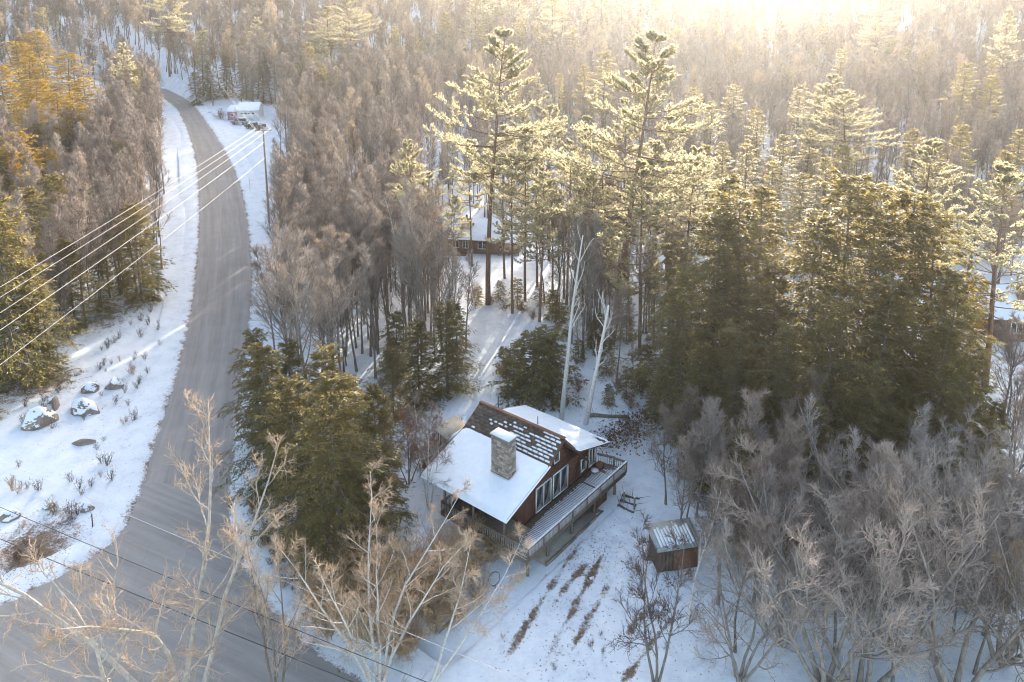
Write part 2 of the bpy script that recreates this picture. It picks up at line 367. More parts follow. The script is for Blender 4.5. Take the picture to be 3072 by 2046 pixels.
# drive: a finer sheet laid on the yard below the deck
da = np.arange(26.5, 54.5, .14); dn = np.arange(14.5, 29.8, .14)
DA, DN = np.meshgrid(da, dn); DP = DA.ravel()[:, None]*E1 + DN.ravel()[:, None]*E2
DZ = ground(DP[:, 0], DP[:, 1]); tm = trackmask(DP); fade = np.minimum.reduce([ss(26.5, 28, DA.ravel()), ss(-2.6, -4.2, sdist(DP, ROADPOLY)), ss(54.5, 53, DA.ravel()), ss(14.5, 16, DN.ravel()), ss(29.75, 29.2, DN.ravel())])
rough_ = rng.normal(0, .012, len(DZ)) + .02*np.sin(DA.ravel()*3.1+DN.ravel()*1.3)*np.sin(DN.ravel()*2.3)
g = G(); a_, b_ = DA.shape; idx = np.arange(a_*b_).reshape(a_, b_)
g.add(np.stack([DP[:, 0], DP[:, 1], DZ + .075*fade - .16*(1-fade) - .045*tm*fade + rough_*fade], 1), np.stack([idx[:-1, :-1], idx[:-1, 1:], idx[1:, 1:], idx[1:, :-1]], -1).reshape(-1, 4))
me = g.mesh('driveway', MAT['snow_ground'], True); setattr_f(me, 'litter', np.full(len(DZ), .15)+.09*np.exp(-((DA.ravel()-44)/5)**2)); setattr_f(me, 'edge', np.zeros(len(DZ))); setattr_f(me, 'track', tm)
dw = link('driveway', me); tag(dw, 'snowy driveway with brown tyre tracks below the deck', kind='structure')
# road
n = N('asphalt'); co = n.coord('Object'); uvx = n.attr('across')
cx_ = n.new('ShaderNodeCombineXYZ'); n.l.new(n.math('MULTIPLY', n.attr('ua'), 1.6), cx_.inputs[0]); n.l.new(n.math('MULTIPLY', n.attr('va'), .07), cx_.inputs[1]); st = n.noise(cx_.outputs[0], 1.0, 6, .65)
vo = n.new('ShaderNodeTexVoronoi', feature='DISTANCE_TO_EDGE', Scale=.33); wp = n.new('ShaderNodeMix', data_type='VECTOR'); wp.inputs[0].default_value = .35; nz = n.new('ShaderNodeTexNoise', Scale=1.4, Detail=5); n.l.new(co, nz.inputs['Vector']); n.l.new(co, wp.inputs[4]); n.l.new(nz.outputs['Color'], wp.inputs[5]); n.l.new(wp.outputs[1], vo.inputs['Vector'])
crack = n.math('SUBTRACT', 1.0, n.math('MULTIPLY', vo.outputs['Distance'], 80.0, True), True)
f1 = n.noise(co, .28, 8, .72); f2 = n.noise(co, 14, 4, .6)
w = n.math('SINE', n.math('MULTIPLY', uvx, 21.0)); w = n.math('MULTIPLY_ADD', w, .05); n.n[-1].inputs[2].default_value = 0
lane = n.math('ADD', n.math('ADD', n.math('MULTIPLY', f1, .30), n.math('MULTIPLY', f2, .18)), n.math('ADD', n.math('MULTIPLY', st, .55), n.math('MULTIPLY', w, .5)))
c = n.ramp(lane, [(.28, (.165, .148, .138)), (.5, (.235, .215, .203)), (.72, (.33, .308, .292))])
dirt = n.math('MULTIPLY', n.math('SUBTRACT', n.math('ADD', n.attr('rim'), n.math('MULTIPLY', f1, .9)), .95), 4, True)
c = n.mix(n.math('MULTIPLY', n.math('MULTIPLY', crack, f1), .22), c, (.09, .08, .075)); n.col(n.mix(dirt, c, (.22, .165, .125))); n.rough(.85, .25); n.bump(f2, .25, .01)
g = G(); K = 9; tt = np.linspace(0, 1, K)
RP = RL[:, None]*(1-tt)[None, :, None] + RR[:, None]*tt[None, :, None]
rp = RP.reshape(-1, 2); idx = np.arange(80*K).reshape(80, K)
g.add(np.concatenate([rp, base_h(rp[:, 0], rp[:, 1])[:, None]], 1), np.stack([idx[:-1, :-1], idx[1:, :-1], idx[1:, 1:], idx[:-1, 1:]], -1).reshape(-1, 4))
import bmesh
from mathutils import Vector, noise as mnoise
bm = bmesh.new(); jp = np.concatenate([RP[-1][:1], JUNC[1:-1], RP[-1][:0:-1]])
ff = bm.faces.new([bm.verts.new((x, y, float(base_h(0, 0)))) for x, y in jp]); bmesh.ops.triangulate(bm, faces=[ff])
bm.verts.index_update(); jv = np.array([v.co[:] for v in bm.verts]); jt = np.array([[v.index for v in f.verts] for f in bm.faces])
nrm = np.cross(jv[jt[:, 1]]-jv[jt[:, 0]], jv[jt[:, 2]]-jv[jt[:, 0]])[:, 2]; jt[nrm < 0] = jt[nrm < 0][:, ::-1]
g.add(jv, None, jt); bm.free()
me = g.mesh('road', MAT['asphalt'], True)
across = np.r_[np.tile(tt, 80), np.full(len(jv), .37)]; setattr_f(me, 'across', across); al_ = np.r_[0, np.cumsum(np.linalg.norm(np.diff((RL+RR)/2, axis=0), axis=1))]; setattr_f(me, 'ua', np.r_[np.tile(tt*7.5, 80), jv[:, 1]*.9+jv[:, 0]*.45]); setattr_f(me, 'va', np.r_[np.repeat(al_, K), jv[:, 0]*.9-jv[:, 1]*.45+al_[-1]])
rim = np.r_[np.tile(np.abs(tt-.5)*2, 80)**4, np.full(len(jv), .25)]; setattr_f(me, 'rim', rim*.6)
rd = link('road', me); tag(rd, 'worn grey asphalt road curving away to a junction', kind='structure')

# verges: ragged snowy shoulders along both road edges
def spaced(P, st):
    d = np.r_[0, np.cumsum(np.linalg.norm(np.diff(P, axis=0), axis=1))]; return resample(P, int(d[-1]/st)+1)
def verge(P, side, name):
    Q = spaced(P, .33); t = np.gradient(Q, axis=0); t /= np.linalg.norm(t, axis=1, keepdims=True)+1e-9
    for _ in range(6): t[1:-1] = (t[:-2]+t[1:-1]*2+t[2:])/4
    t /= np.linalg.norm(t, axis=1, keepdims=True); nrm = np.stack([t[:, 1], -t[:, 0]], 1)*side; m = len(Q); sl = np.arange(m)*.33
    jit = np.array([.30*mnoise.noise(Vector((q*.8, side*5, 0)))+.16*mnoise.noise(Vector((q*2.9, side*9, 3))) for q in sl]); hgt = np.array([.5+.5*mnoise.noise(Vector((q*.35, side*3, 8))) for q in sl])
    offs = [-.30, -.02, .28, .65, 1.1, 1.7, 2.6, 3.4]; rows = []; ed = []
    for k, o in enumerate(offs):
        R_ = Q+nrm*(o+jit*(1 if k < 5 else .5))[:, None]; zb_ = base_h(R_[:, 0], R_[:, 1]); gz_ = ground(R_[:, 0], R_[:, 1])
        z_ = zb_+np.array([-.03, .008, .05, .10, .12, .11, .0, 0])[k]*(.6+.8*hgt)
        if k >= 5: w_ = (.35, .75, 1.0)[k-5]; z_ = z_*(1-w_)+(gz_+(.03, -.0, -.12)[k-5])*w_
        rows.append(np.stack([R_[:, 0], R_[:, 1], z_+rng.normal(0, .008, m)], 1)); ed.append(np.full(m, (1.0, .78, .46, .24, .12, .05, 0, 0)[k]))
    V = np.stack(rows, 1); idx = np.arange(m*len(offs)).reshape(m, len(offs)); q = np.stack([idx[:-1, :-1], idx[1:, :-1], idx[1:, 1:], idx[:-1, 1:]], -1).reshape(-1, 4)
    if side > 0: q = q[:, ::-1]
    g = G(); g.add(V.reshape(-1, 3), q); me = g.mesh(name, MAT['snow_ground'], True); setattr_f(me, 'edge', np.stack(ed, 1).ravel()); setattr_f(me, 'litter', np.full(m*len(offs), .17)); setattr_f(me, 'track', np.zeros(m*len(offs)))
    tag(link(name, me), 'ragged snowy verge with brown grit along the road edge', kind='structure')
nj = len(JUNC)
verge(np.concatenate([RL, JUNC[1:8]]), 1, 'road_verge'); verge(np.concatenate([RR, JUNC[::-1][1:10]]), -1, 'road_verge')

# ------------------------------------------------------------------ plant builders
def unit(v): return v/(np.linalg.norm(v, axis=-1, keepdims=True)+1e-9)
def shoot(pos, d, L, r0, r1, K, wob, up, rng):
    n = len(pos); P = np.zeros((n, K, 3)); P[:, 0] = pos; d = unit(d); st = (L/(K-1))[:, None]
    for k in range(1, K):
        d = unit(d + rng.normal(0, wob, (n, 3)) + np.array([0, 0, up])); P[:, k] = P[:, k-1] + d*st
    t = np.linspace(0, 1, K)[None]; R = np.asarray(r0)[:, None]*(1-t) + np.asarray(r1)[:, None]*t
    return P, R
def along(P, R, per, t0, t1, rng, even=False):
    n, K = R.shape
    t = t0 + (t1-t0)*((np.arange(per)[None] + (0.5 if even else rng.random((n, per))))/per)
    t = np.broadcast_to(t, (n, per)).copy(); x = t*(K-1); i = np.minimum(x.astype(int), K-2); f = (x-i)[..., None]
    b = np.arange(n)[:, None]; A = P[b, i]; B = P[b, i+1]
    pos = A+(B-A)*f; tan = unit(B-A); rad = R[b, i]*(1-f[..., 0])+R[b, i+1]*f[..., 0]
    return pos.reshape(-1, 3), tan.reshape(-1, 3), rad.ravel(), t.ravel()
def splay(tan, ang, rng, phi=None):
    n = len(tan); ref = np.where(np.abs(tan[:, 2:3]) < .9, np.array([[0, 0, 1.]]), np.array([[1., 0, 0]]))
    U = unit(np.cross(tan, ref)); W = np.cross(tan, U); ph = rng.random(n)*2*math.pi if phi is None else phi
    s = np.cos(ph)[:, None]*U + np.sin(ph)[:, None]*W
    return tan*np.cos(ang)[:, None] + s*np.sin(ang)[:, None]
def bare(seed, H, clear=.35, n1=16, n2=7, n3=6, n4=5, ang=(.6, .95), limb=.34, r=None, stems=1, lean=.0, wob=.05, up=.12, tw=.011, sp=.0065, spl=.45, twob=.16):
    rng = np.random.default_rng(seed); r = r or H*.0095; T = G(); C = G()
    d0 = np.zeros((stems, 3)); d0[:, 2] = 1
    if stems > 1:
        an = np.arange(stems)*2*math.pi/stems + rng.random(stems); d0[:, 0] = np.cos(an)*lean*rng.uniform(.6, 1.3, stems); d0[:, 1] = np.sin(an)*lean*rng.uniform(.6, 1.3, stems)
    else: d0[:, :2] = rng.normal(0, .03+lean, (1, 2))
    L = H*rng.uniform(.8, 1.0, stems) if stems > 1 else np.full(1, H)
    p0 = np.zeros((stems, 3)); p0[:, 2] = -.3
    if stems > 1: p0[:, :2] = d0[:, :2]*.35
    P0, R0 = shoot(p0, d0, L, np.full(stems, r)*(1 if stems < 2 else .8), np.full(stems, r*.10), 9, wob, up*.5 if stems > 1 else .02, rng)
    R0[:, 0] *= 1.35; T.tubes(P0, R0, 8)
    pos, tan, rad, t = along(P0, R0, n1, clear, .99, rng); t = (t-clear)/(1-clear)
    L1 = H*limb*(1.05-.75*t)*rng.uniform(.7, 1.15, len(t))
    P1, R1 = shoot(pos, splay(tan, rng.uniform(*ang, len(t)), rng), L1, rad*.55, rad*.10+.006, 6, wob*1.6, up, rng); T.tubes(P1, R1, 5)
    pos, tan, rad, t = along(P1, R1, n2, .22, 1, rng); L2 = np.repeat(L1, n2)*.42*(1.15-.5*t)*rng.uniform(.6, 1.2, len(t))
    P2_, R2_ = shoot(pos, splay(tan, rng.uniform(.45, .95, len(t)), rng), L2, np.maximum(rad*.6, tw*1.5), np.full(len(t), tw*.8), 4, wob*2.2, up*.9, rng); C.tubes(P2_, R2_, 4)
    pos, tan, rad, t = along(P2_, R2_, n3, .15, 1, rng); L3 = np.repeat(L2, n3)*.46*(1.1-.4*t)*rng.uniform(.6, 1.25, len(t))+.12
    P3, R3 = shoot(pos, splay(tan, rng.uniform(.4, .9, len(t)), rng), L3, np.full(len(t), tw), np.full(len(t), tw*.55), 3, twob, up, rng); C.tubes(P3, R3, 3)
    if n4:
        pos, tan, rad, t = along(P3, R3, n4, .15, 1, rng); d = splay(tan, rng.uniform(.3, .85, len(t)), rng); d[:, 2] += .15
        C.spikes(pos, pos+unit(d)*(spl*rng.uniform(.5, 1.2, len(t)))[:, None], sp)
    return T, C
def kites(C, pos, d, nrm, L, W):
    d = unit(d); s = unit(np.cross(d, nrm)); L = L[:, None]; W = W[:, None]
    V = np.stack([pos, pos+d*L*.45+s*W*.5, pos+d*L, pos+d*L*.45-s*W*.5], 1); i = (np.arange(len(pos))*4)[:, None]
    C.add(V.reshape(-1, 3), i+np.arange(4)[None])
def hemlock(seed, H, R, n1=118, n2=13, n3=12, low=.04, kl=.34, kw=.095, elev=(-.10, .62), droop=-.075, prof=.5):
    rng = np.random.default_rng(seed); T = G(); C = G()
    P0, R0 = shoot(np.array([[0, 0, -.3]]), np.array([[0, 0, 1.]]), np.array([H+.3]), np.array([H*.013]), np.array([.02]), 8, .015, .03, rng); T.tubes(P0, R0, 7)
    pos, tan, rad, t = along(P0, R0, n1, low, .985, rng); s = (t-low)/(1-low)
    az = np.arange(n1)*2.39996+rng.normal(0, .3, n1); el = elev[0]+(elev[1]-elev[0])*s**2
    d = np.stack([np.cos(az)*np.cos(el), np.sin(az)*np.cos(el), np.sin(el)], 1)
    lob = 1+.22*np.sin(az*2+seed+s*4)+.14*np.sin(az*3+seed*2.1-s*7)+.16*np.sin(s*21+seed)
    L1 = R*((1-s)**prof*rng.uniform(.5, 1.2, n1)*lob*(.55+.45*ss(0, .18, s)))+.25
    P1, R1 = shoot(pos, d, L1, np.minimum(rad*.5, .05), np.full(n1, .006), 6, .05, droop, rng); T.tubes(P1, R1, 4)
    pos, tan, rad, t = along(P1, R1, n2, .12, 1.0, rng); sd_ = np.where(np.arange(len(t)) % 2 == 0, 1., -1.)
    up_ = np.array([0, 0, 1.]); side = unit(np.cross(tan, up_))*sd_[:, None]
    dd = unit(tan*.75 + side*rng.uniform(.4, .95, len(t))[:, None] + rng.normal(0, .18, (len(t), 3)))
    L2 = np.repeat(L1, n2)*.36*(1.1-.7*t)*rng.uniform(.6, 1.2, len(t))+.15
    P2_, R2_ = shoot(pos, dd, L2, np.full(len(t), .008), np.full(len(t), .003), 3, .1, droop*1.5, rng); T.tubes(P2_, R2_, 3)
    pos, tan, rad, t = along(P2_, R2_, n3, .05, 1.0, rng); sd_ = np.where(np.arange(len(t)) % 2 == 0, 1., -1.)
    side = unit(np.cross(tan, up_))*sd_[:, None]; d = unit(tan*.8+side*rng.uniform(.2, 1.0, len(t))[:, None]+rng.normal(0, .22, (len(t), 3))-np.array([0, 0, .12]))
    kites(C, pos, d, up_+rng.normal(0, .45, (len(t), 3)), kl*rng.uniform(.6, 1.25, len(t)), kw*rng.uniform(.7, 1.3, len(t)))
    return T, C
def pine(seed, H, R, clear=.45, whorl=14, n2=11, n3=6, bl=.32, bw=.042, nb=7, gap=.3):
    rng = np.random.default_rng(seed); T = G(); C = G()
    P0, R0 = shoot(np.array([[0, 0, -.3]]), np.array([[0, 0, 1.]]), np.array([H+.3]), np.array([H*.0115]), np.array([.03]), 10, .02, .03, rng); T.tubes(P0, R0, 8)
    ts = np.repeat(np.linspace(clear, .985, whorl), 5)+rng.normal(0, .006, whorl*5); ts = ts[rng.random(len(ts)) > gap*.6]; ts = np.clip(ts, clear, .99)
    x = ts*9; i = np.minimum(x.astype(int), 8); f = (x-i)[:, None]; pos = P0[0, i]*(1-f)+P0[0, i+1]*f; n1 = len(ts); s = (ts-clear)/(1-clear)
    az = rng.random(n1)*2*math.pi; el = -.05+.75*s**2.2
    d = np.stack([np.cos(az)*np.cos(el), np.sin(az)*np.cos(el), np.sin(el)], 1)
    prof = np.where(s < .25, .7+1.2*s, (1-s)/.75*.92+.08); L1 = R*prof*rng.uniform(.5, 1.15, n1)+.35
    P1, R1 = shoot(pos, d, L1, np.full(n1, .05)*(1.2-s)+.01, np.full(n1, .01), 6, .045, .06, rng); T.tubes(P1, R1, 4)
    pos, tan, rad, t = along(P1, R1, n2, .3, 1.0, rng); sd_ = np.where(np.arange(len(t)) % 2 == 0, 1., -1.)
    side = unit(np.cross(tan, np.array([0, 0, 1.])))*sd_[:, None]; dd = unit(tan*.8+side*rng.uniform(.35, .9, len(t))[:, None]+np.array([0, 0, .22])+rng.normal(0, .15, (len(t), 3)))
    L2 = np.repeat(L1, n2)*.28*(1.15-.6*t)*rng.uniform(.6, 1.2, len(t))+.2
    P2_, R2_ = shoot(pos, dd, L2, np.full(len(t), .012), np.full(len(t), .005), 3, .1, .08, rng); T.tubes(P2_, R2_, 3)
    pos, tan, rad, t = along(P2_, R2_, n3, .25, 1.0, rng)
    pos = np.repeat(pos, nb, 0); tan = np.repeat(tan, nb, 0); m = len(pos); d = splay(tan, rng.uniform(.25, 1.0, m), rng); d[:, 2] += .25; d = unit(d)
    sd2 = unit(np.cross(d, rng.normal(0, 1, (m, 3)))); L = (bl*rng.uniform(.6, 1.2, m))[:, None]
    V = np.stack([pos-sd2*bw*.3, pos+d*L*.6+sd2*bw, pos+d*L, pos+d*L*.6-sd2*bw], 1); ii = (np.arange(m)*4)[:, None]; C.add(V.reshape(-1, 3), ii+np.arange(4)[None])
    return T, C
def shrub(seed, H, stems=16, lean=.55, n1=6, n2=5, n3=4, r=.018, tw=.009):
    rng = np.random.default_rng(seed); T = G(); C = G(); an = rng.random(stems)*2*math.pi; k = rng.uniform(.15, 1, stems)*lean
    d = np.stack([np.cos(an)*k, np.sin(an)*k, np.ones(stems)], 1); p = np.stack([np.cos(an)*k*.4, np.sin(an)*k*.4, np.full(stems, -.1)], 1)
    P0, R0 = shoot(p, d, H*rng.uniform(.6, 1.05, stems), np.full(stems, r), np.full(stems, r*.4), 6, .12, .03, rng); T.tubes(P0, R0, 5)
    pos, tan, rad, t = along(P0, R0, n1, .2, 1, rng); P1, R1 = shoot(pos, splay(tan, rng.uniform(.4, 1.0, len(t)), rng), H*.36*(1.1-.6*t)*rng.uniform(.5, 1.2, len(t)), rad*.7, np.full(len(t), tw*.8), 4, .2, .05, rng); C.tubes(P1, R1, 4)
    pos, tan, rad, t = along(P1, R1, n2, .1, 1, rng); P3, R3 = shoot(pos, splay(tan, rng.uniform(.4, 1.1, len(t)), rng), H*.16*rng.uniform(.5, 1.3, len(t)), np.full(len(t), tw*.8), np.full(len(t), tw*.5), 3, .25, .05, rng); C.tubes(P3, R3, 3)
    if n3:
        pos, tan, rad, t = along(P3, R3, n3, .1, 1, rng); dd = splay(tan, rng.uniform(.4, 1.1, len(t)), rng); C.spikes(pos, pos+dd*(H*.07*rng.uniform(.5, 1.3, len(t)))[:, None], tw*.7)
    return T, C
VAR = {}
def var(key, H, TC, mt, mc, far=False):
    T, C = TC
    VAR.setdefault(key, []).append((T.mesh('trunk', MAT[mt], True), C.mesh('crown', MAT[mc], key[:4] in ('bare', 'birc', 'shru', 'sapl')), H))
def var1(key, H, TC, mt, mc):
    T, C = TC; q = G()
    for S, mi in ((T, 0), (C, 1)):
        V = np.concatenate(S.v); q.add(V, np.concatenate(S.f[4]) if S.f[4] else None, np.concatenate(S.f[3]) if S.f[3] else None, mi)
    VAR.setdefault(key, []).append((q.mesh(key, [MAT[mt], MAT[mc]], False), None, H))
for s_ in range(7):
    var('bare', 17, bare(100+s_, 17, clear=(.28, .38, .45)[s_ % 3], n1=21, n2=8, n3=6, n4=3, ang=(.40, .80), limb=.28, up=.15, tw=.016, sp=.010, spl=.6), 'bark_grey', ('twig_brown', 'twig_grey', 'twig_brown', 'twig_tan')[s_ % 4])
for s_ in range(3): var('bare_wide', 13, bare(140+s_, 13, clear=.22, n1=8, n2=8, n3=6, n4=2, stems=5, lean=.42, ang=(.5, .95), limb=.34, r=.16, up=.12, wob=.10, tw=.014, sp=.008, spl=.5), 'bark_mid', ('twig_pale', 'twig_grey', 'twig_pale')[s_])
for s_ in range(3): var('birch', 14, bare(160+s_, 14, clear=.38, n1=18, n2=6, n3=6, n4=5, ang=(.45, .8), limb=.22, r=.13, up=.10, tw=.012, sp=.008), 'bark_birch', 'twig_brown')
for s_ in range(3): var('sapling', 8, bare(180+s_, 8, clear=.15, n1=14, n2=5, n3=4, n4=3, ang=(.5, .9), limb=.3, r=.06, tw=.012, sp=.009, spl=.35), 'bark_grey', 'twig_brown')
for s_ in range(5): var('hemlock', 16, hemlock(200+s_, 16, 4.9, prof=(.45, .62, .5, .7, .55)[s_]), 'bark_grey', 'hemlock_leaf')
for s_ in range(3): var('hemlock_gold', 17, hemlock(220+s_, 17, 5.4, prof=.45), 'bark_grey', 'hemlock_gold')
for s_ in range(3): var('spruce', 18, hemlock(240+s_, 18, 3.6, n1=95, n2=10, n3=9, low=.10, kl=.40, kw=.12, elev=(-.05, .8), droop=-.02, prof=.75), 'bark_grey', 'spruce_leaf')
for s_ in range(3): var('small_hemlock', 4.5, hemlock(260+s_, 4.5, 1.7, n1=55, n2=8, n3=6, low=.04, kl=.24, kw=.10), 'bark_grey', 'hemlock_leaf')
for s_ in range(4): var('pine', 25, pine(280+s_, 25, 6.3, clear=(.42, .5, .55, .35)[s_]), 'bark_pine', 'pine_leaf')
for s_ in range(3): var('shrub', 2.6, shrub(300+s_, 2.6), 'twig_brown', ('shrub_gold', 'shrub_red', 'shrub_gold')[s_])
for s_ in range(4): var1('far_bare', 16, bare(320+s_, 16, clear=.38, n1=16, n2=7, n3=5, n4=4, ang=(.4, .85), limb=.30, up=.14, tw=.026, sp=.020, spl=.75), 'bark_grey', ('twig_brown', 'twig_grey', 'twig_tan', 'twig_brown')[s_])
for s_ in range(3): var1('mid_bare', 16, bare(350+s_, 16, clear=.34, n1=18, n2=7, n3=6, n4=3, ang=(.4, .8), limb=.26, up=.15, tw=.016, sp=.010, spl=.55), 'bark_grey', ('twig_brown', 'twig_grey', 'twig_brown')[s_])
var1('far_pine', 24, pine(340, 24, 5.2, clear=.4, whorl=13, n2=7, n3=5, bl=.42, bw=.09, nb=3), 'bark_pine', 'pine_leaf')
var1('far_spruce', 18, hemlock(341, 18, 3.2, n1=70, n2=7, n3=5, kl=.6, kw=.26), 'bark_grey', 'spruce_leaf')

prng = random.Random(11)
NAMES = dict(bare='bare_tree', bare_wide='bare_tree', birch='birch_tree', sapling='sapling', hemlock='hemlock_tree', hemlock_gold='hemlock_tree', spruce='spruce_tree', small_hemlock='young_hemlock', pine='pine_tree', shrub='shrub', far_bare='bare_tree', mid_bare='bare_tree', far_pine='pine_tree', far_spruce='spruce_tree')
CATS = dict(shrub='shrub', sapling='sapling')
PLACED = []
def plant(kind, base, h, label, group=None, wide=1.0, vi=None, lean=(0, 0), rz=None):
    vs = VAR[kind]; T, C, H = vs[(vi if vi is not None else prng.randrange(len(vs))) % len(vs)]
    s = h/H; rz = prng.uniform(0, 6.28) if rz is None else rz; w = s*wide*prng.uniform(.92, 1.08)
    if C is None:
        r = link(NAMES[kind], T, None)
    else:
        r = empty(NAMES[kind]); link('trunk', T, r); link('crown', C, r)
    r.location = base; r.rotation_euler = (lean[1], lean[0], rz) if C is None else (lean[1], lean[0], rz); r.scale = (w, w, s)
    if lean != (0, 0): r.rotation_mode = 'ZXY' if False else 'XYZ'
    tag(r, label, CATS.get(kind, 'tree'), group); PLACED.append((base[0], base[1])); return r
def from_top(kind, u, v, h, label, group=None, **k): return plant(kind, base_of_top(u, v, h), h, label, group, **k)
def from_foot(kind, u, v, vt, label, group=None, **k):
    b = at(u, v); return plant(kind, b, height_to(b, vt), label, group, **k)

# ------------------------------------------------------------------ trees and shrubs
# --- hemlocks and other evergreens, each where it stands
gL = 'dark hemlocks between the road and the red-brown house'
for u, v, vt, w in ((785, 1305, 850, 1.15), (872, 1215, 890, 1.1), (690, 1245, 870, 1.15), (625, 1130, 790, 1.15), (745, 1120, 800, 1.1), (600, 1020, 760, 1.05), (820, 1170, 860, 1.1), (680, 1050, 780, 1.0)):
    from_foot('hemlock', u, v, vt, 'dark green hemlock in the clump beside the road next to the red-brown house', gL, wide=w*.88)
for u, v, vt in ((905, 960, 800), (965, 930, 735), (1030, 905, 705), (1050, 850, 700), (915, 870, 720)):
    from_foot('hemlock', u, v, vt, 'shaggy hemlock at the edge of the snowy path behind the red-brown house', 'hemlocks by the path behind the house', wide=1.1)
for u, v, vt in ((35, 880, 470), (-10, 820, 420), (105, 850, 590), (175, 760, 550), (235, 715, 590), (325, 690, 465), (285, 660, 490), (352, 650, 530), (90, 700, 430), (150, 640, 400), (215, 610, 420), (-30, 960, 800)):
    from_foot('hemlock', u, v, vt, 'dark hemlock at the forest edge behind the snowy field of boulders', 'hemlocks behind the boulder field', wide=1.05)
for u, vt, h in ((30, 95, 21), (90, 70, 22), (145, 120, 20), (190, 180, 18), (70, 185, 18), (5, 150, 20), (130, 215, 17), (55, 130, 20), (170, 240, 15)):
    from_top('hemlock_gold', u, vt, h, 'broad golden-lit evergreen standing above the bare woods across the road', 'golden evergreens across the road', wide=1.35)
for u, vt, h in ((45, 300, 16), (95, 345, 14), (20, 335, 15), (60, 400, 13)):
    from_top('hemlock_gold', u, vt, h, 'lower golden-lit evergreen rising over the dark hemlocks by the boulder field', 'lower golden evergreens', wide=1.1)
for u, vt, h in ((447, 165, 10), (478, 140, 12), (515, 128, 13), (560, 122, 14), (600, 140, 13), (640, 100, 14)):
    from_top('hemlock', u, vt, h, 'dark hemlock in the clump just behind the small white garage', 'hemlocks behind the garage', wide=1.15)
gR = 'hemlock stand between the driveway yard and the grey-roofed house'
for u, v, vt in ((1560, 1000, 610), (1625, 960, 485), (1692, 945, 455), (1765, 1010, 610), (1832, 1020, 500), (1905, 1000, 395), (1965, 985, 420), (2050, 1000, 445), (2112, 1020, 485), (2000, 1105, 640), (1890, 1130, 690), (1785, 1130, 740), (2145, 1100, 620), (2205, 1070, 800), (2125, 1150, 745), (1540, 890, 560), (1655, 850, 400), (2265, 1150, 930), (1680, 1120, 760), (1730, 880, 430), (1600, 1090, 790), (1850, 1240, 930), (2060, 1260, 950), (2240, 1250, 960), (1700, 1260, 990), (1960, 1210, 850)):
    from_foot('hemlock', u, v, vt, 'tall dark hemlock in the dense stand beside the snowy yard and small shed', gR, wide=prng.uniform(.8, 1.05))
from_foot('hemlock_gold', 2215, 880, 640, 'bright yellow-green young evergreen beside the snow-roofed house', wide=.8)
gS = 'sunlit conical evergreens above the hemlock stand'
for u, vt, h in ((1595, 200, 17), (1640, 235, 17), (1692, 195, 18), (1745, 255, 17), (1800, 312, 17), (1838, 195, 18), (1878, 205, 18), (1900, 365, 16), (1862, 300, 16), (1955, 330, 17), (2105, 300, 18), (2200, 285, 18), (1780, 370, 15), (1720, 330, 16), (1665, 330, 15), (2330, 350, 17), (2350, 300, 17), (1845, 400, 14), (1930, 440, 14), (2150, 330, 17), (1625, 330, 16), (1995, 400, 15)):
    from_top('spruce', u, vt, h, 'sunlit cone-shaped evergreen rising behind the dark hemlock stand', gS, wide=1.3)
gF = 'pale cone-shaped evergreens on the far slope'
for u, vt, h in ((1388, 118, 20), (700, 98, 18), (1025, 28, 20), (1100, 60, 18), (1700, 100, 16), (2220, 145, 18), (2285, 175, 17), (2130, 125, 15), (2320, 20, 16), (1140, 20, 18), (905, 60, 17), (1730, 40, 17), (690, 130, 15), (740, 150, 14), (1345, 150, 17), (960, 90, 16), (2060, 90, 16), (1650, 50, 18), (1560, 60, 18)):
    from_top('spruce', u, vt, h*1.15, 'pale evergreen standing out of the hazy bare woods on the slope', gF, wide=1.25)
# --- white pines
p = from_foot('pine', 1405, 790, 88, 'very tall white pine leaning over the woods behind the pale bare snags', lean=(.11, 0), wide=1.05, vi=0, rz=0)
p = from_foot('pine', 1122, 700, 82, 'tall white pine with level tiered branches beside the long low house', wide=1.0, vi=1)
gP = 'tall pines with bare trunks around the low brown house'
for u, v, vt in ((960, 650, 330), (1003, 640, 400), (1040, 668, 455), (1085, 612, 330), (1160, 640, 300), (1178, 720, 360), (1207, 690, 300), (1235, 660, 350), (1262, 600, 250), (1302, 700, 330), (1335, 650, 280), (1390, 700, 320), (1432, 650, 240), (1470, 815, 380), (1500, 720, 330), (1532, 640, 260), (1565, 770, 350), (1350, 760, 400), (1240, 740, 390)):
    from_foot('pine', u, v, vt, 'tall bare-trunked pine in the grove around the low brown house', gP, wide=.82)
gQ = 'sunlit white pines standing over the far woods'
for u, vt, h in ((805, -5, 25), (1275, -5, 24), (1965, 215, 19), (1938, 178, 19), (1885, -20, 24), (2030, -5, 22), (2018, 52, 20), (372, -30, 26), (1785, 15, 20), (2128, 335, 20), (2330, 395, 20), (760, 20, 22)):
    from_top('pine', u, vt, h*1.15, 'pale sunlit white pine with tiered branches rising over the bare woods', gQ, wide=1.25)
# --- young hemlocks by the snowy path
for u, v, vt in ((1180, 905, 800), (1225, 920, 770), (1262, 915, 760), (1250, 860, 770), (1160, 860, 800)):
    from_foot('small_hemlock', u, v, vt, 'open-branched young hemlock beside the snowy path behind the house', 'young hemlocks by the path', wide=1.15)
for u, v in ((1400, 930), (1440, 910), (1395, 860), (1470, 900), (1500, 960), (1330, 830), (1290, 770), (1240, 700), (1330, 720), (1370, 780), (1100, 700), (1150, 690), (1190, 705), (905, 840)):
    b = at(u, v); plant('small_hemlock', b, prng.uniform(2.0, 4.0), 'low young hemlock in the undergrowth under the tall pines', 'young hemlocks under the pines')
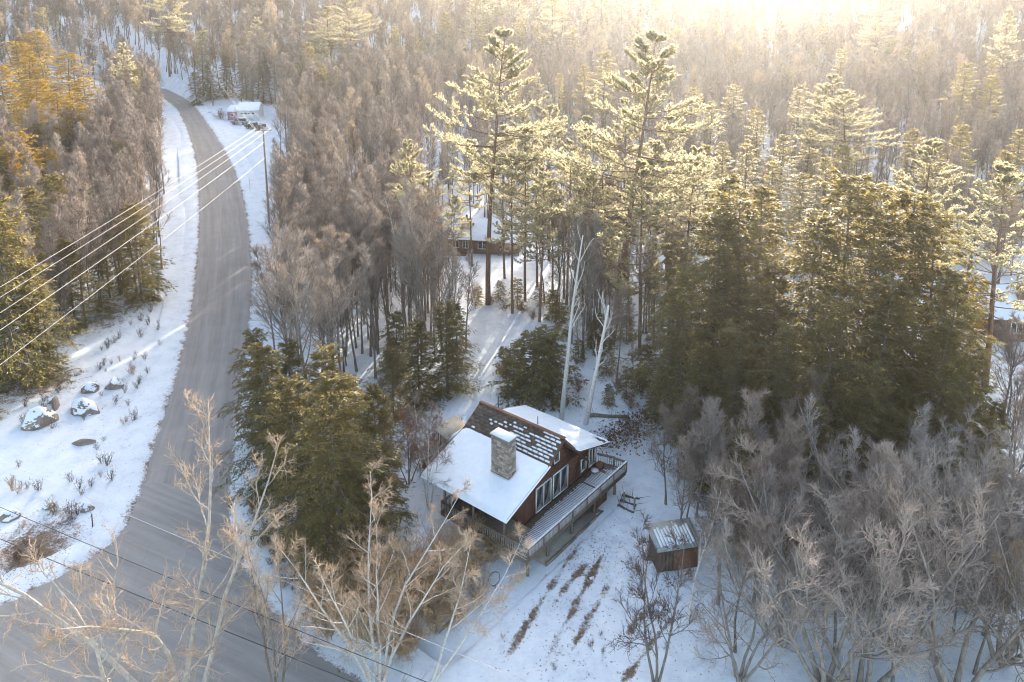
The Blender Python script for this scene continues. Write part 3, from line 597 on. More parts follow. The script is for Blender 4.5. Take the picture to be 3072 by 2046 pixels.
# --- foreground hardwoods
def hero(name, label, base, TC, mt, mc, rz=0.0, cat='tree', group=None):
    r = empty(name, base, rz); T, C = TC; T.obj('trunk', MAT[mt], r, True); C.obj('crown', MAT[mc], r, True); tag(r, label, cat, group); PLACED.append((base[0], base[1])); return r
b = at(415, 1700); hero('bare_tree', 'big bare maple with crooked pale branches spreading over the road junction', b,
    bare(501, 20.5, clear=.28, n1=10, n2=7, n3=6, n4=3, stems=5, lean=.40, ang=(.5, 1.0), limb=.26, r=.25, up=.09, wob=.10, tw=.013, sp=.008, spl=.45, twob=.36), 'bark_pale', 'twig_tan', 1.1)
b = at(640, 1660); hero('bare_tree', 'slim bare tree with upright grey stems at the junction corner beside the road', b,
    bare(502, 14, clear=.2, n1=9, n2=6, n3=5, n4=4, stems=3, lean=.16, ang=(.35, .7), limb=.24, r=.12, up=.16, tw=.009, sp=.006), 'bark_grey', 'twig_tan')
b = at(870, 1590); hero('birch_tree', 'white birch clump with many leaning stems in front of the golden brush', b,
    bare(503, 14.0, clear=.22, n1=11, n2=6, n3=6, n4=3, stems=6, lean=.30, ang=(.4, .9), limb=.24, r=.14, up=.05, wob=.07, tw=.011, sp=.007, twob=.3), 'bark_birch', 'twig_tan', .6)
b = at(1000, 1560); r = hero('birch_tree', 'white birch leaning far over the snow towards the driveway', b,
    bare(504, 11, clear=.35, n1=9, n2=6, n3=6, n4=4, stems=2, lean=.12, ang=(.4, .9), limb=.24, r=.13, up=.03, tw=.010, sp=.006, twob=.25), 'bark_birch', 'twig_tan'); r.rotation_euler = (0, .42, 0)
b = at(1508, 1580); hero('bare_tree', 'slender dark young birch with fine drooping twigs on the snowy drive', b,
    bare(505, 11.5, clear=.22, n1=10, n2=6, n3=5, n4=4, stems=3, lean=.10, ang=(.45, .8), limb=.24, r=.12, up=.04, tw=.012, sp=.008), 'bark_grey', 'weed_dark')
b = at(1582, 1430); hero('birch_tree', 'single thin white birch standing beside the small metal-roofed shed', b,
    bare(506, 11, clear=.4, n1=16, n2=5, n3=5, n4=4, ang=(.4, .7), limb=.20, r=.11, up=.05, tw=.011, sp=.008), 'bark_birch', 'twig_brown')
b = at(985, 1165); hero('birch_tree', 'forked white birch at the left end of the red-brown house', b,
    bare(507, 9.0, clear=.25, n1=9, n2=6, n3=6, n4=4, stems=3, lean=.22, ang=(.45, .85), limb=.26, r=.07, up=.06, tw=.008, sp=.0055), 'bark_birch', 'twig_brown')
b = at(940, 1110); hero('bare_tree', 'dense pinkish bare small tree between the hemlocks and the shingled roof', b,
    bare(508, 7.5, clear=.2, n1=9, n2=7, n3=6, n4=5, stems=4, lean=.35, ang=(.5, .95), limb=.3, r=.07, up=.08, tw=.008, sp=.006), 'bark_grey', 'shrub_red')
gB = 'grey bare maples crowding the lower right of the yard'
for i, (u, v, h, w) in enumerate(((1895, 1575, 16, 1.1), (1975, 1600, 16.5, 1.15), (2190, 1600, 16, 1.1), (2060, 1500, 16, 1.1), (1800, 1480, 12.5, 1.05), (2300, 1520, 14, 1.1), (1700, 1560, 11, .9), (2230, 1400, 14, 1.0), (1960, 1390, 14, 1.0), (2120, 1340, 14, 1.0), (1830, 1330, 13, .95), (2330, 1330, 14, .9), (2400, 1620, 13, 1.0))):
    plant('bare_wide', at(u, v), h, 'broad grey bare maple in the thicket beside the shed and snowy yard', gB, wide=w)
for i, (u, v, h) in enumerate(((1650, 1390, 11), (1730, 1400, 12), (1560, 1260, 9), (1600, 1190, 10), (1640, 1250, 11), (1700, 1240, 12), (1530, 1160, 9), (1760, 1300, 12), (1560, 1110, 9), (1690, 1500, 10), (2260, 1460, 11), (2140, 1480, 11), (2030, 1430, 12), (1780, 1420, 11))):
    plant('bare', at(u, v), h, 'thin brown bare tree in the thicket behind the small shed', 'thin trees behind the shed', wide=1.05)
# --- pale snags behind the house
def snag(label, base, h, lean, seed, broken):
    rs = np.random.default_rng(seed); T = G(); r = empty('dead_birch', base)
    P, R = shoot(np.array([[0, 0, -.3]]), np.array([[lean, 0, 1.]]), np.array([h]), np.array([.24]), np.array([.10 if broken else .05]), 9, .02, .02, rs); T.tubes(P, R, 8); T.obj('trunk', MAT['bark_birch'], r, True)
    C = G(); pos, tan, rad, t = along(P, R, 9, .45, .98, rs); P1, R1 = shoot(pos, splay(tan, rs.uniform(.4, .9, 9), rs), rs.uniform(1.2, 3.2, 9), rad*.5, np.full(9, .015), 6, .12, .08, rs); C.tubes(P1, R1, 5)
    pos, tan, rad, t = along(P1, R1, 4, .3, 1, rs); P2_, R2_ = shoot(pos, splay(tan, rs.uniform(.4, 1., len(t)), rs), rs.uniform(.4, 1.1, len(t)), rad*.6, np.full(len(t), .006), 3, .15, .05, rs); C.tubes(P2_, R2_, 4); C.obj('limbs', MAT['bark_birch'], r, True)
    return tag(r, label, 'tree')
b = at(1290, 965); snag('tall white dead birch with bare forked top behind the flat snowy roof', b, height_to(b, 525), .10, 41, False)
b = at(1345, 975); snag('shorter white dead birch with broken top beside the fallen log', b, height_to(b, 690), .17, 43, True)
# --- shrubs and brush around the house and road
gold = 'golden-brown brush tangle in front of the porch of the red-brown house'
for u, v, h in ((860, 1400, 3.4), (920, 1440, 3.2), (980, 1400, 3.0), (820, 1330, 3.6), (1030, 1360, 2.6), (900, 1350, 3.2), (960, 1330, 2.8), (1090, 1330, 2.2), (1130, 1290, 1.9), (1010, 1290, 2.6), (850, 1470, 2.8), (790, 1400, 3.0), (1060, 1270, 2.2), (940, 1490, 2.4), (890, 1500, 2.2), (1000, 1450, 2.2), (1050, 1420, 2.0), (830, 1420, 2.8), (760, 1460, 2.4), (970, 1370, 2.8), (1100, 1375, 1.7)):
    plant('shrub', at(u, v), h*1.25, gold, 'golden brush in front of the porch', wide=1.25, vi=0)
for u, v, h in ((700, 1330, 4.2), (740, 1400, 3.6), (770, 1350, 3.6), (690, 1260, 3.2)):
    plant('shrub', at(u, v), h, 'rusty brown bare bush on the snowy road bank below the hemlocks', 'rusty bushes on the road bank', wide=.9, vi=2)
for u, v, h in ((1040, 1090, 2.4), (1020, 1060, 2.6), (1000, 1030, 2.4), (1050, 1010, 2.0), (985, 1080, 2.2)):
    plant('shrub', at(u, v), h, 'reddish bare bush pressed against the left end of the shingled roof', 'reddish bushes by the roof', wide=1.1, vi=1)
for u, v, h in ((1130, 700, 1.5), (1100, 690, 1.6), (1160, 715, 1.4), (1090, 680, 1.3), (1200, 720, 1.5), (1225, 735, 1.4), (1330, 900, 1.8), (1420, 900, 1.8), (1450, 940, 1.6)):
    plant('shrub', at(u, v), h, 'rounded brown bush along the top of the snowy path', 'brown bushes along the path', vi=1)
plant('shrub', at(508, 275), 3.0, 'round brown bush on the snow beside the white garage', wide=1.3, vi=1)
# --- woods: scattered where the trees stand, kept off roads, yards and houses
HOUSES = [(np.array([45.0*E1[0]+36*E2[0], 45*E1[1]+36*E2[1]]), 9.5), (np.array([-7.5, 117.0]), 9.0), (np.array([-73.0, 216.0]), 13.0), (np.array([-68.0, 196.0]), 9.0), (np.array([58.0, 85.0]), 9.0), (np.array([11.9, 51.0]), 3.0), (np.array([-8.0, 104.5]), 7.5)]
PROPOLY = [YARD, LAWN, VERGE]
ZONES = []
def scatter(px, num, kinds, hr, label, group, gap=2.2, seed=0, keep=0.0, wide=1.0, maxtry=60):
    poly = ppoly(px); ZONES.append(poly); rs = random.Random(seed); lo, hi = poly.min(0), poly.max(0); c = 0
    cand = np.array([(rs.uniform(lo[0], hi[0]), rs.uniform(lo[1], hi[1])) for _ in range(num*maxtry)])
    ok = (sdist(cand, poly) > 0) & (sdist(cand, ROADPOLY) < -3.0)
    for q in PROPOLY: ok &= sdist(cand, q) < keep
    for ctr, rad in HOUSES: ok &= np.linalg.norm(cand-ctr, axis=1) > rad
    for x, y in cand[ok]:
        if c >= num: break
        if any((x-a)**2+(y-b_)**2 < gap*gap for a, b_ in PLACED): continue
        k = rs.choices([q[0] for q in kinds], [q[1] for q in kinds])[0]
        plant(k, (x, y, float(ground(x, y))), rs.uniform(*hr)*(.6 if k == 'sapling' else .32 if k == 'small_hemlock' else 1.0), label[k] if isinstance(label, dict) else label, (group[k] if isinstance(group, dict) else group), wide=wide); c += 1
    return c
wl_ = {'bare': 'slim grey-brown bare tree in the woods across the road from the houses', 'birch': 'thin white birch among the bare woods across the road', 'sapling': 'leafless sapling under the woods across the road', 'hemlock': 'dark hemlock growing among the bare woods across the road'}
wg_ = {'bare': 'bare woods across the road', 'birch': 'birches across the road', 'sapling': 'saplings across the road', 'hemlock': 'hemlocks in the woods across the road'}
c1 = scatter([(-40, 900), (120, 870), (240, 730), (380, 640), (395, 480), (372, 320), (360, 225), (260, 215), (245, 390), (-60, 430)], 105, [('bare', 6), ('birch', 2), ('sapling', 2), ('hemlock', 1.0)], (11, 16), wl_, wg_, 2.4, 1)
ml_ = {'bare': 'slim grey-brown bare tree in the woods between the road and the low brown house', 'birch': 'thin white birch in the woods between the road and the low brown house', 'sapling': 'leafless sapling in the woods between the road and the low brown house'}
mg_ = {'bare': 'bare woods beside the road', 'birch': 'birches beside the road', 'sapling': 'saplings beside the road'}
c2 = scatter([(610, 780), (605, 600), (630, 450), (655, 330), (690, 230), (980, 230), (1000, 450), (960, 640), (1050, 690), (1080, 780), (1050, 860), (900, 900), (700, 1000), (590, 900)], 100, [('bare', 7), ('birch', 1), ('sapling', 2)], (12, 18), ml_, mg_, 2.3, 2)
for u, v, vt in ((720, 1010, 560), (660, 930, 560), (760, 960, 600)):
    from_foot('bare', u, v, vt, 'tall finely twigged grey tree standing behind the roadside hemlock clump', 'grey trees behind the hemlock clump', vi=1, wide=1.15)
pl_ = {'bare': 'slim bare tree among the pines behind the low brown house', 'pine': 'pine in the sunlit woods behind the low brown house', 'birch': 'thin birch among the pines behind the low brown house', 'hemlock': 'hemlock in the shade of the tall pine grove', 'sapling': 'leafless sapling under the tall pine grove', 'spruce': 'sunlit evergreen in the pine woods behind the low brown house'}
pg_ = {k: k.replace('_', ' ')+' trees of the pine grove' for k in pl_}
c3 = scatter([(1000, 480), (980, 230), (1560, 230), (1600, 560), (1560, 830), (1490, 930), (1400, 880), (1290, 760), (1240, 690), (1210, 560)], 115, [('bare', 5), ('pine', 1.6), ('birch', .6), ('sapling', 3), ('spruce', 1.2)], (12, 18), pl_, pg_, 2.3, 3)
rl_ = {'bare': 'slim bare tree in the hazy woods beyond the hemlock stand', 'sapling': 'leafless sapling beyond the hemlock stand', 'spruce': 'evergreen in the woods beyond the hemlock stand', 'birch': 'thin birch beyond the hemlock stand'}
rg_ = {k: k+' trees beyond the hemlock stand' for k in rl_}
c4 = scatter([(1560, 260), (2400, 260), (2420, 900), (2260, 900), (2240, 700), (2000, 520), (1800, 560), (1620, 500)], 85, [('bare', 8), ('sapling', 1), ('spruce', .8), ('birch', .5)], (12, 16), rl_, rg_, 2.6, 4)
c5 = scatter([(1500, 1150), (1700, 1180), (2300, 1160), (2420, 1300), (2420, 1640), (2050, 1640), (1800, 1480), (1620, 1330)], 26, [('bare', 2), ('sapling', 2)], (8, 12), {'bare': 'thin brown bare tree in the thicket below the hemlock stand', 'sapling': 'leafless sapling in the thicket below the hemlock stand'}, {'bare': 'thin trees below the hemlock stand', 'sapling': 'saplings below the hemlock stand'}, 1.8, 6)
c6 = scatter([(2260, 900), (2420, 850), (2420, 1250), (2300, 1180)], 8, [('bare', 2)], (9, 13), 'bare tree growing beside the snow-roofed house', 'bare trees by the snow-roofed house', 2.0, 7, wide=1.1)
ZM = [(612, 570), (960, 560), (1045, 690), (1075, 790), (1010, 840), (900, 800), (760, 900), (640, 900)]
c8 = scatter(ZM, 48, [('bare', 4), ('sapling', 1)], (13, 17.5), {'bare': 'tall grey bare tree in the thick woods between the road and the snowy path', 'sapling': 'leafless sapling in the thick woods between the road and the snowy path'}, {'bare': 'bare trees by the snowy path', 'sapling': 'saplings by the snowy path'}, 1.5, 9)
ZN = [(1225, 700), (1330, 630), (1560, 610), (1590, 840), (1500, 950), (1400, 890), (1300, 780)]
c7 = scatter(ZN, 46, [('sapling', 3), ('small_hemlock', 2), ('bare', 1.5)], (8, 13), {'sapling': 'leafless sapling in the undergrowth behind the white dead birches', 'small_hemlock': 'young hemlock in the undergrowth behind the white dead birches', 'bare': 'thin bare tree in the undergrowth behind the white dead birches'}, {'sapling': 'saplings behind the dead birches', 'small_hemlock': 'young hemlocks behind the dead birches', 'bare': 'thin trees behind the dead birches'}, 1.5, 8)
print('scattered', c1, c2, c3, c4, c5, c6)
# ------------------------------------------------------------------ the red-brown house with its deck
OA, ON = 45.0, 36.0
HW = OA*E1 + ON*E2
house = empty('house', (HW[0], HW[1], .9), TH); tag(house, 'red-brown wooden house with stone chimney, snowy roof and long raised deck', 'house')
hr = np.random.default_rng(9)
def lp(a, n_, z): return (a-OA, n_-ON, z-.9)
def hb(g, a0, a1, n0, n1, z0, z1, mi=0): return g.bb(a0-OA, a1-OA, n0-ON, n1-ON, z0-.9, z1-.9, mi)
def part(name, mat, parent, *boxes, mi=0):
    g = G()
    for b in boxes: hb(g, *b)
    return g.obj(name, mat if isinstance(mat, list) else MAT[mat], parent)
def roofz(a):                              # top of the main roof
    if a <= 44: return 4.92 + (a-38.84)*(6.58-4.92)/(44-38.84)
    if a <= 45.92: return 6.58 + (a-44)*(7.86-6.58)/1.92
    return 7.86 - (a-45.92)*(7.86-4.25)/(49.33-45.92)
def shell(poly, n0, n1, mat, name):         # solid under a gable outline
    return G().prism([(a-OA, z-.9) for a, z in poly][::-1], n0-ON, n1-ON).obj(name, MAT[mat], house)
NB = 40.6                                   # back of the roof
w1 = shell([(41.76, .6), (49.0, .6), (49.0, 4.2), (45.92, 7.5), (44.0, 6.3), (41.76, 5.6)], 32.62, NB-.5, 'wood_brown', 'wall')
w2 = shell([(48.9, .6), (51.45, .6), (51.45, 4.6), (48.9, 5.4)], 32.60, NB-.6, 'wood_brown', 'addition_wall')
# openings in the gable: (a0, a1, z0, z1)
OPEN = [(43.05, 45.0, 2.72, 4.78), (45.25, 47.25, 2.72, 4.78), (45.35, 46.05, 5.7, 6.5), (49.1, 49.85, 3.0, 4.1), (50.25, 51.2, 2.85, 4.5)]
def top_at(a): return min(roofz(a)-.24, 9) if a < 48.3 else max(roofz(a)-.24 if a < 49 else 0, 5.95-(a-47.7)*.30-.22)
z = 2.66; row = 0
while z < 7.5:
    z1 = z+.205; cuts = [41.76, 51.45]
    for o in OPEN:
        if o[2] < z1-.02 and o[3] > z+.02: cuts += [o[0], o[1]]
    cuts = sorted(cuts); segs = []
    for i in range(0, len(cuts)-1):
        a0, a1 = cuts[i], cuts[i+1]; m = (a0+a1)/2
        if any(o[0]-.01 < m < o[1]+.01 and o[2] < z1-.02 and o[3] > z+.02 for o in OPEN): continue
        aa = np.linspace(a0, a1, 60); okk = np.array([top_at(q) > z1 for q in aa])
        if okk.sum() > 3: segs.append((aa[okk][0], aa[okk][-1]))
    for a0, a1 in segs:
        g = G(); jit = hr.normal(0, .004); y0, y1, yt = 32.575+jit, 32.63, 32.60+jit
        g.hexa([lp(a0, y0, z), lp(a1, y0, z), lp(a1, y1, z), lp(a0, y1, z), lp(a0, yt, z1-.012), lp(a1, yt, z1-.012), lp(a1, y1, z1-.012), lp(a0, y1, z1-.012)]); g.obj('siding_board', MAT['wood_brown'], w1)
    z = z1; row += 1
def glazed(name, a0, a1, z0, z1, n0, cols, label=None, fw=.075, parent=None):
    f = part(name, 'white_paint', parent or house, (a0, a1, n0-.06, n0+.03, z0, z0+fw), (a0, a1, n0-.06, n0+.03, z1-fw, z1), (a0, a0+fw, n0-.062, n0+.03, z0+fw, z1-fw), (a1-fw, a1, n0-.062, n0+.03, z0+fw, z1-fw))
    if label: f['label'] = label
    st = (a1-a0-fw)/cols
    for i in range(cols):
        x0 = a0+fw+i*st; x1 = x0+st-fw
        part('pane', 'glass', f, (x0, x1, n0-.03, n0-.015, z0+fw, z1-fw))
        if i: part('stile', 'white_paint', f, (x0-fw, x0, n0-.058, n0+.02, z0+fw, z1-fw))
    return f
glazed('sliding_door', *OPEN[0], 32.56, 2, 'white framed glass sliding door under the low eave')
glazed('sliding_door', *OPEN[1], 32.56, 2, 'white framed glass sliding door below the gable window')
glazed('window', *OPEN[2], 32.56, 1); glazed('window', *OPEN[3], 32.56, 1); glazed('window', *OPEN[4], 32.56, 2)
# roof slabs
def slab(name, pts, th, mat, parent=house):          # pts: (a,n,z) top corners, counter-clockwise from above
    t = [lp(*q) for q in pts]; b_ = [(x, y, zz-th) for x, y, zz in t]; return G().hexa(b_+t).obj(name, MAT[mat], parent)
NF = 32.0
rf = slab('roof', [(44.0, NF, 6.58), (44.0, NB, 6.58), (38.84, NB, 4.92), (38.84, NF, 4.92)][::-1], .16, 'shingle')
ru = slab('roof', [(45.92, NF, 7.86), (45.92, NB, 7.86), (44.0, NB, 6.585), (44.0, NF, 6.585)][::-1], .16, 'shingle')
rr = slab('roof', [(49.33, NF, 4.25), (49.33, NB, 4.25), (45.925, NB, 7.86), (45.925, NF, 7.86)][::-1], .16, 'shingle')
ad = slab('addition_roof', [(51.85, 31.7, 4.85), (51.85, 40.5, 4.85), (47.55, 40.5, 6.22), (47.55, 31.7, 6.22)][::-1], .2, 'shingle')
def beam(name, p0, p1, w, h, mat, parent=house):       # straight board between two points, h is vertical
    p0 = np.array(lp(*p0)); p1 = np.array(lp(*p1)); d = p1-p0; s_ = np.array([-d[1], d[0], 0]); s_ = s_/np.linalg.norm(s_)*w/2; u_ = np.array([0, 0, h])
    return G().hexa([p0-s_, p0+s_, p1+s_, p1-s_, p0-s_+u_, p0+s_+u_, p1+s_+u_, p1-s_+u_]).obj(name, MAT[mat], parent)
for p0, p1 in (((38.84, NF-.03, 4.66), (44.0, NF-.03, 6.32)), ((44.0, NF-.03, 6.32), (45.92, NF-.03, 7.60)), ((45.92, NF-.03, 7.60), (49.36, NF-.03, 3.97))):
    beam('rake_board', p0, p1, .05, .25, 'trim_brown')
beam('fascia', (38.81, NF-.05, 4.66), (38.81, NB, 4.66), .05, .22, 'trim_brown')
beam('fascia', (47.5, 31.67, 6.0), (51.88, 31.67, 4.6), .05, .22, 'trim_brown'); beam('fascia', (51.88, 31.65, 4.62), (51.88, 40.5, 4.62), .05, .22, 'trim_brown')
beam('ridge_cap', (45.92, NF-.04, 7.85), (45.92, NB, 7.85), .34, .05, 'trim_brown')
# shingles: each one a tab of its own on the steep part of the roof, with snow lodged on them
sm = []
for v_ in range(3):
    g = G(); w = .52; g.hexa([(-w/2, 0, -.008), (w/2, 0, -.008), (w/2, .33, -.008), (-w/2, .33, -.008), (-w/2, 0, .030+.006*v_), (w/2, 0, .028), (w/2, .33, .008), (-w/2, .33, .008)]); sm.append(g.mesh('shingle', MAT['shingle']))
def on_left(a, n_):
    z_ = roofz(a); return z_, math.atan2(1.28, 1.92) if a > 44 else math.atan2(1.66, 5.16)
sg = G(); ncount = 0
rows = [44.02 + i*.235 for i in range(8)] + [44.0 - .28*(i+1) for i in range(5)]
for ri, a in enumerate(rows):
    z_, sl = on_left(a+.001, 0); cnt = 0
    nn = NF+.28+(.26 if ri % 2 else 0)
    while nn < NB-.2:
        low = a < 44
        vis = (not low) or nn > 35.6+(44-a)*.9
        if vis and ncount < 300:
            o = link('shingle', sm[hr.integers(0, 3)], ru if not low else rf, lp(a, nn, z_+.004))
            # local y of the tab runs up the slope (towards the ridge = +a)
            o.rotation_euler = (sl, 0, -math.pi/2); ncount += 1
        pr_ = ss(40.5, 34.5, nn)*.95 + .22*math.sin(nn*2.1+a*3)*math.sin(a*2.3)
        if low: pr_ = 1.1-(nn-35.5)/3.2 if vis else 0
        else: pr_ -= ss(45.0, 45.8, a)*.75*ss(33.0, 35.0, nn)
        if vis and hr.random() < pr_:
            ln_ = hr.uniform(.44, .52) if pr_ > .6 else hr.uniform(.2, .48); d0 = .045; d1 = hr.uniform(.15, .205)
            ca, sa = math.cos(sl), math.sin(sl)
            q = []
            for zz in (.0, .05):
                for (dn_, du) in ((-ln_/2, d0), (-ln_/2*hr.uniform(.8, 1), d1), (ln_/2*hr.uniform(.8, 1), d1), (ln_/2, d0)):
                    q.append(lp(a+du*ca-zz*sa, nn+dn_, z_+.026+du*sa+zz*ca))
            sg.hexa([q[0], q[3], q[2], q[1], q[4], q[7], q[6], q[5]])
        nn += .535
o = sg.obj('shingle_snow', MAT['snow'], ru); o['kind'] = 'stuff'
# snow blanket on the low slope, ragged at its upper left edge; and on the addition
def blanket(name, fn, a0, a1, n0, n1, inside, parent, th=.13, st=.14):
    aa = np.arange(a0, a1+1e-6, st); nn = np.arange(n0, n1+1e-6, st); A, M = np.meshgrid(aa, nn); k = A.shape
    d = inside(A, M); f = ss(0, .22, d); zt = fn(A)+.004 + f*(th + .03*np.sin(A*1.3+M*.7)*np.sin(M*1.7-A*.4)) - (1-f)*.03
    idx = np.arange(A.size).reshape(k); q = np.stack([idx[:-1, :-1], idx[:-1, 1:], idx[1:, 1:], idx[1:, :-1]], -1).reshape(-1, 4)
    dd = d.ravel(); q = q[(dd[q] > -.12).any(1)]
    g = G(); g.add(np.stack([A.ravel()-OA, M.ravel()-ON, zt.ravel()-.9], 1), q); return g.obj(name, MAT['snow'], parent, True)
low_in = lambda A, M: np.minimum.reduce([A-38.76, 43.98-A, M-31.94, (NB+.0-M), (41.6-M)*.8+(38.84-A)*.62+2.2+.25*np.sin(A*3)+.15*np.sin(M*5), np.maximum(np.abs(A-42.0)-.47, np.abs(M-34.85)-.9)+.02])
blanket('roof_snow', lambda A: 4.92+(A-38.84)*(1.66/5.16), 38.62, 44.0, 31.8, NB, low_in, rf)
ad_in = lambda A, M: np.minimum.reduce([A-47.4, 51.9-A, M-31.64, 40.55-M, np.hypot(A-51.3, (M-32.2)*.8)-.33+.1*np.sin(M*9)])
blanket('roof_snow', lambda A: 6.22-(A-47.55)*(1.37/4.3), 47.3, 52.05, 31.5, 40.7, ad_in, ad, .17)
# chimney of field stone
cm = part('chimney', 'mortar', house, (41.62, 42.43, 34.02, 35.68, 5.2, 8.62))
stone_var = []
for v_ in range(6):
    bm = bmesh.new(); bmesh.ops.create_cube(bm, size=1); bmesh.ops.bevel(bm, geom=bm.edges[:], offset=.16, segments=1, affect='EDGES')
    for q in bm.verts: q.co += Vector(hr.normal(0, .035, 3))
    m_ = bpy.data.meshes.new('stone'); bm.to_mesh(m_); bm.free(); m_.materials.append(MAT['stone']); stone_var.append(m_)
def lay(face):
    z_ = 5.35 if face in 'LR' else 5.25
    while z_ < 8.5:
        h = hr.uniform(.17, .30); L = 1.66 if face in 'LR' else .81; x = 0
        while x < L-.05:
            w = min(hr.uniform(.22, .46), L-x)
            if L-x-w < .14: w = L-x
            hh = min(h, 8.6-z_); d = hr.uniform(.10, .15)
            if face == 'L': c = lp(41.62, 34.02+x+w/2, z_+hh/2); sz = (d, w*.96, hh*.94)
            elif face == 'R': c = lp(42.43, 34.02+x+w/2, z_+hh/2); sz = (d, w*.96, hh*.94)
            elif face == 'F': c = lp(41.62+x+w/2, 34.02, z_+hh/2); sz = (w*.96, d, hh*.94)
            else: c = lp(41.62+x+w/2, 35.68, z_+hh/2); sz = (w*.96, d, hh*.94)
            link('stone', stone_var[hr.integers(0, 6)], cm, c, (0, 0, 0), sz); x += w
        z_ += h
for f_ in 'LFRB': lay(f_)
for a, m in ((41.68, 34.1), (42.36, 34.1), (41.68, 35.6), (42.36, 35.6)): part('cap_leg', 'stone', cm, (a-.06, a+.06, m-.06, m+.06, 8.6, 8.84))
part('cap_stone', 'concrete', cm, (41.5, 42.55, 33.9, 35.8, 8.83, 8.93)); part('cap_snow', 'snow', cm, (41.53, 42.52, 33.93, 35.77, 8.925, 8.99))
g = G(); g.tube([lp(46.6, 39.2, 6.9), lp(46.6, 39.2, 8.6)], .05, 8); g.obj('vent_pipe', MAT['metal_dark'], house)
g = G(); g.tube([lp(48.6, 36.6, 5.6), lp(48.6, 36.6, 6.75)], .05, 8); g.obj('vent_pipe', MAT['metal_roof'], house)
# deck
dk = part('deck', 'wood_grey', house, (38.75, 52.0, 30.02, 30.08, 2.36, 2.60), (38.75, 52.0, 32.42, 32.48, 2.36, 2.60), (38.75, 38.81, 30.08, 38.4, 2.36, 2.60), (51.94, 52.0, 30.08, 32.42, 2.36, 2.60), (38.81, 51.94, 31.2, 31.26, 2.40, 2.60), (38.81, 41.7, 38.34, 38.4, 2.36, 2.6))
a = 38.77; ds = G(); bi = 0
bmesh_board = {}
for ln_ in (2.44, 8.4):
    g = G(); g.bb(-.068, .068, 0, ln_, -.04, 0); bmesh_board[ln_] = g.mesh('deck_board', MAT['wood_grey'])
while a < 51.95:
    L = 8.4 if a < 41.55 else 2.44
    link('deck_board', bmesh_board[L], dk, lp(a+.07, 30.03, 2.645+hr.normal(0, .003)))
    if hr.random() < .98:
        fill = ss(38.8, 40.2, a)*ss(51.9, 49.0, a); ext = (1.35 + .65*ss(38.6, 43, a)*ss(52.6, 50, a))*hr.uniform(.93, 1.05)
        if a > 50.6: ext *= hr.uniform(.5, .9)
        z0_ = 2.645; w_ = .075 if hr.random() < .9 else .085
        ds.hexa([lp(a+.07-w_*.75, 30.05, z0_-.01), lp(a+.07+w_*.75, 30.05, z0_-.01), lp(a+.07+w_*.5, 30.05+ext, z0_-.01), lp(a+.07-w_*.5, 30.05+ext, z0_-.01), lp(a+.07-w_*.6, 30.06, z0_+.045), lp(a+.07+w_*.6, 30.06, z0_+.045), lp(a+.07+w_*.3, 30.0+ext, z0_+.035), lp(a+.07-w_*.3, 30.0+ext, z0_+.035)])
    a += .165; bi += 1
o = ds.obj('deck_snow', MAT['snow'], dk); o['kind'] = 'stuff'
def railing(p0, p1, z0, sp=.165, snow=True, posts=()):
    p0 = np.array(p0); p1 = np.array(p1); L = np.linalg.norm(p1-p0); d = (p1-p0)/L; ang = math.atan2(d[1], d[0]); m = (p0+p1)/2
    g = G(); x, y, zz = lp(m[0], m[1], z0+.92); g.box((x, y, zz), (L, .14, .045), ang); g.box((x, y, zz-.10), (L, .05, .09), ang); g.box((x, y, zz-.80), (L, .05, .09), ang)
    tr = g.obj('rail', MAT['wood_grey'], dk)
    if snow:
        g = G(); k = int(L/.5)+1; ts = np.linspace(0, 1, k); pts = [(p0+(p1-p0)*t) for t in ts]
        for i in range(k-1):
            m2 = (pts[i]+pts[i+1])/2; x, y, zz = lp(m2[0], m2[1], z0+.975); hh = hr.uniform(.05, .09); g.box((x, y, zz-.03+hh/2), (L/(k-1)+.001, hr.uniform(.10, .135), hh), ang)
        o = g.obj('rail_snow', MAT['snow'], dk); o['kind'] = 'stuff'
    key = 'baluster'
    if key not in bmesh_board: g = G(); g.bb(-.019, .019, -.019, .019, 0, .70); bmesh_board[key] = g.mesh('baluster', MAT['rail_wood'])
    for i in range(int(L/sp)):
        q = p0+d*(i+.5)*L/int(L/sp); link('baluster', bmesh_board[key], dk, lp(q[0], q[1], z0+.13), (0, 0, ang))
    for t in posts:
        q = p0+(p1-p0)*t; g = G(); x, y, zz = lp(q[0], q[1], z0+.48); g.box((x, y, zz), (.11, .11, 1.02), ang); g.obj('rail_post', MAT['wood_grey'], dk)
railing((38.8, 30.0), (52.0, 30.0), 2.62, posts=(0, .14, .28, .42, .56, .70, .85, 1))
railing((52.0, 30.12), (51.9, 31.15), 2.62, snow=False, posts=(1,)); railing((51.9, 31.25), (51.5, 32.5), 2.62, snow=False, posts=())
railing((38.8, 30.12), (38.8, 38.3), 2.62, snow=False, posts=(.3, .65, 1)); railing((38.9, 38.3), (41.6, 38.3), 2.62, snow=False)
for a in (39.3, 41.7, 44.8, 47.9, 50.9): part('deck_post', 'wood_grey', dk, (a-.08, a+.08, 30.32, 30.48, .6, 2.37))
for m in (32.35, 35.3, 38.2): part('porch_post', 'wood_grey', house, (38.98, 39.12, m-.07, m+.07, 2.64, 4.78))
beam('porch_beam', (39.05, 32.2, 4.55), (39.05, 40.4, 4.55), .12, .2, 'wood_grey')
for m in (33.5, 36, 38.2): part('deck_post', 'wood_grey', dk, (38.95, 39.11, m-.08, m+.08, .6, 2.37))
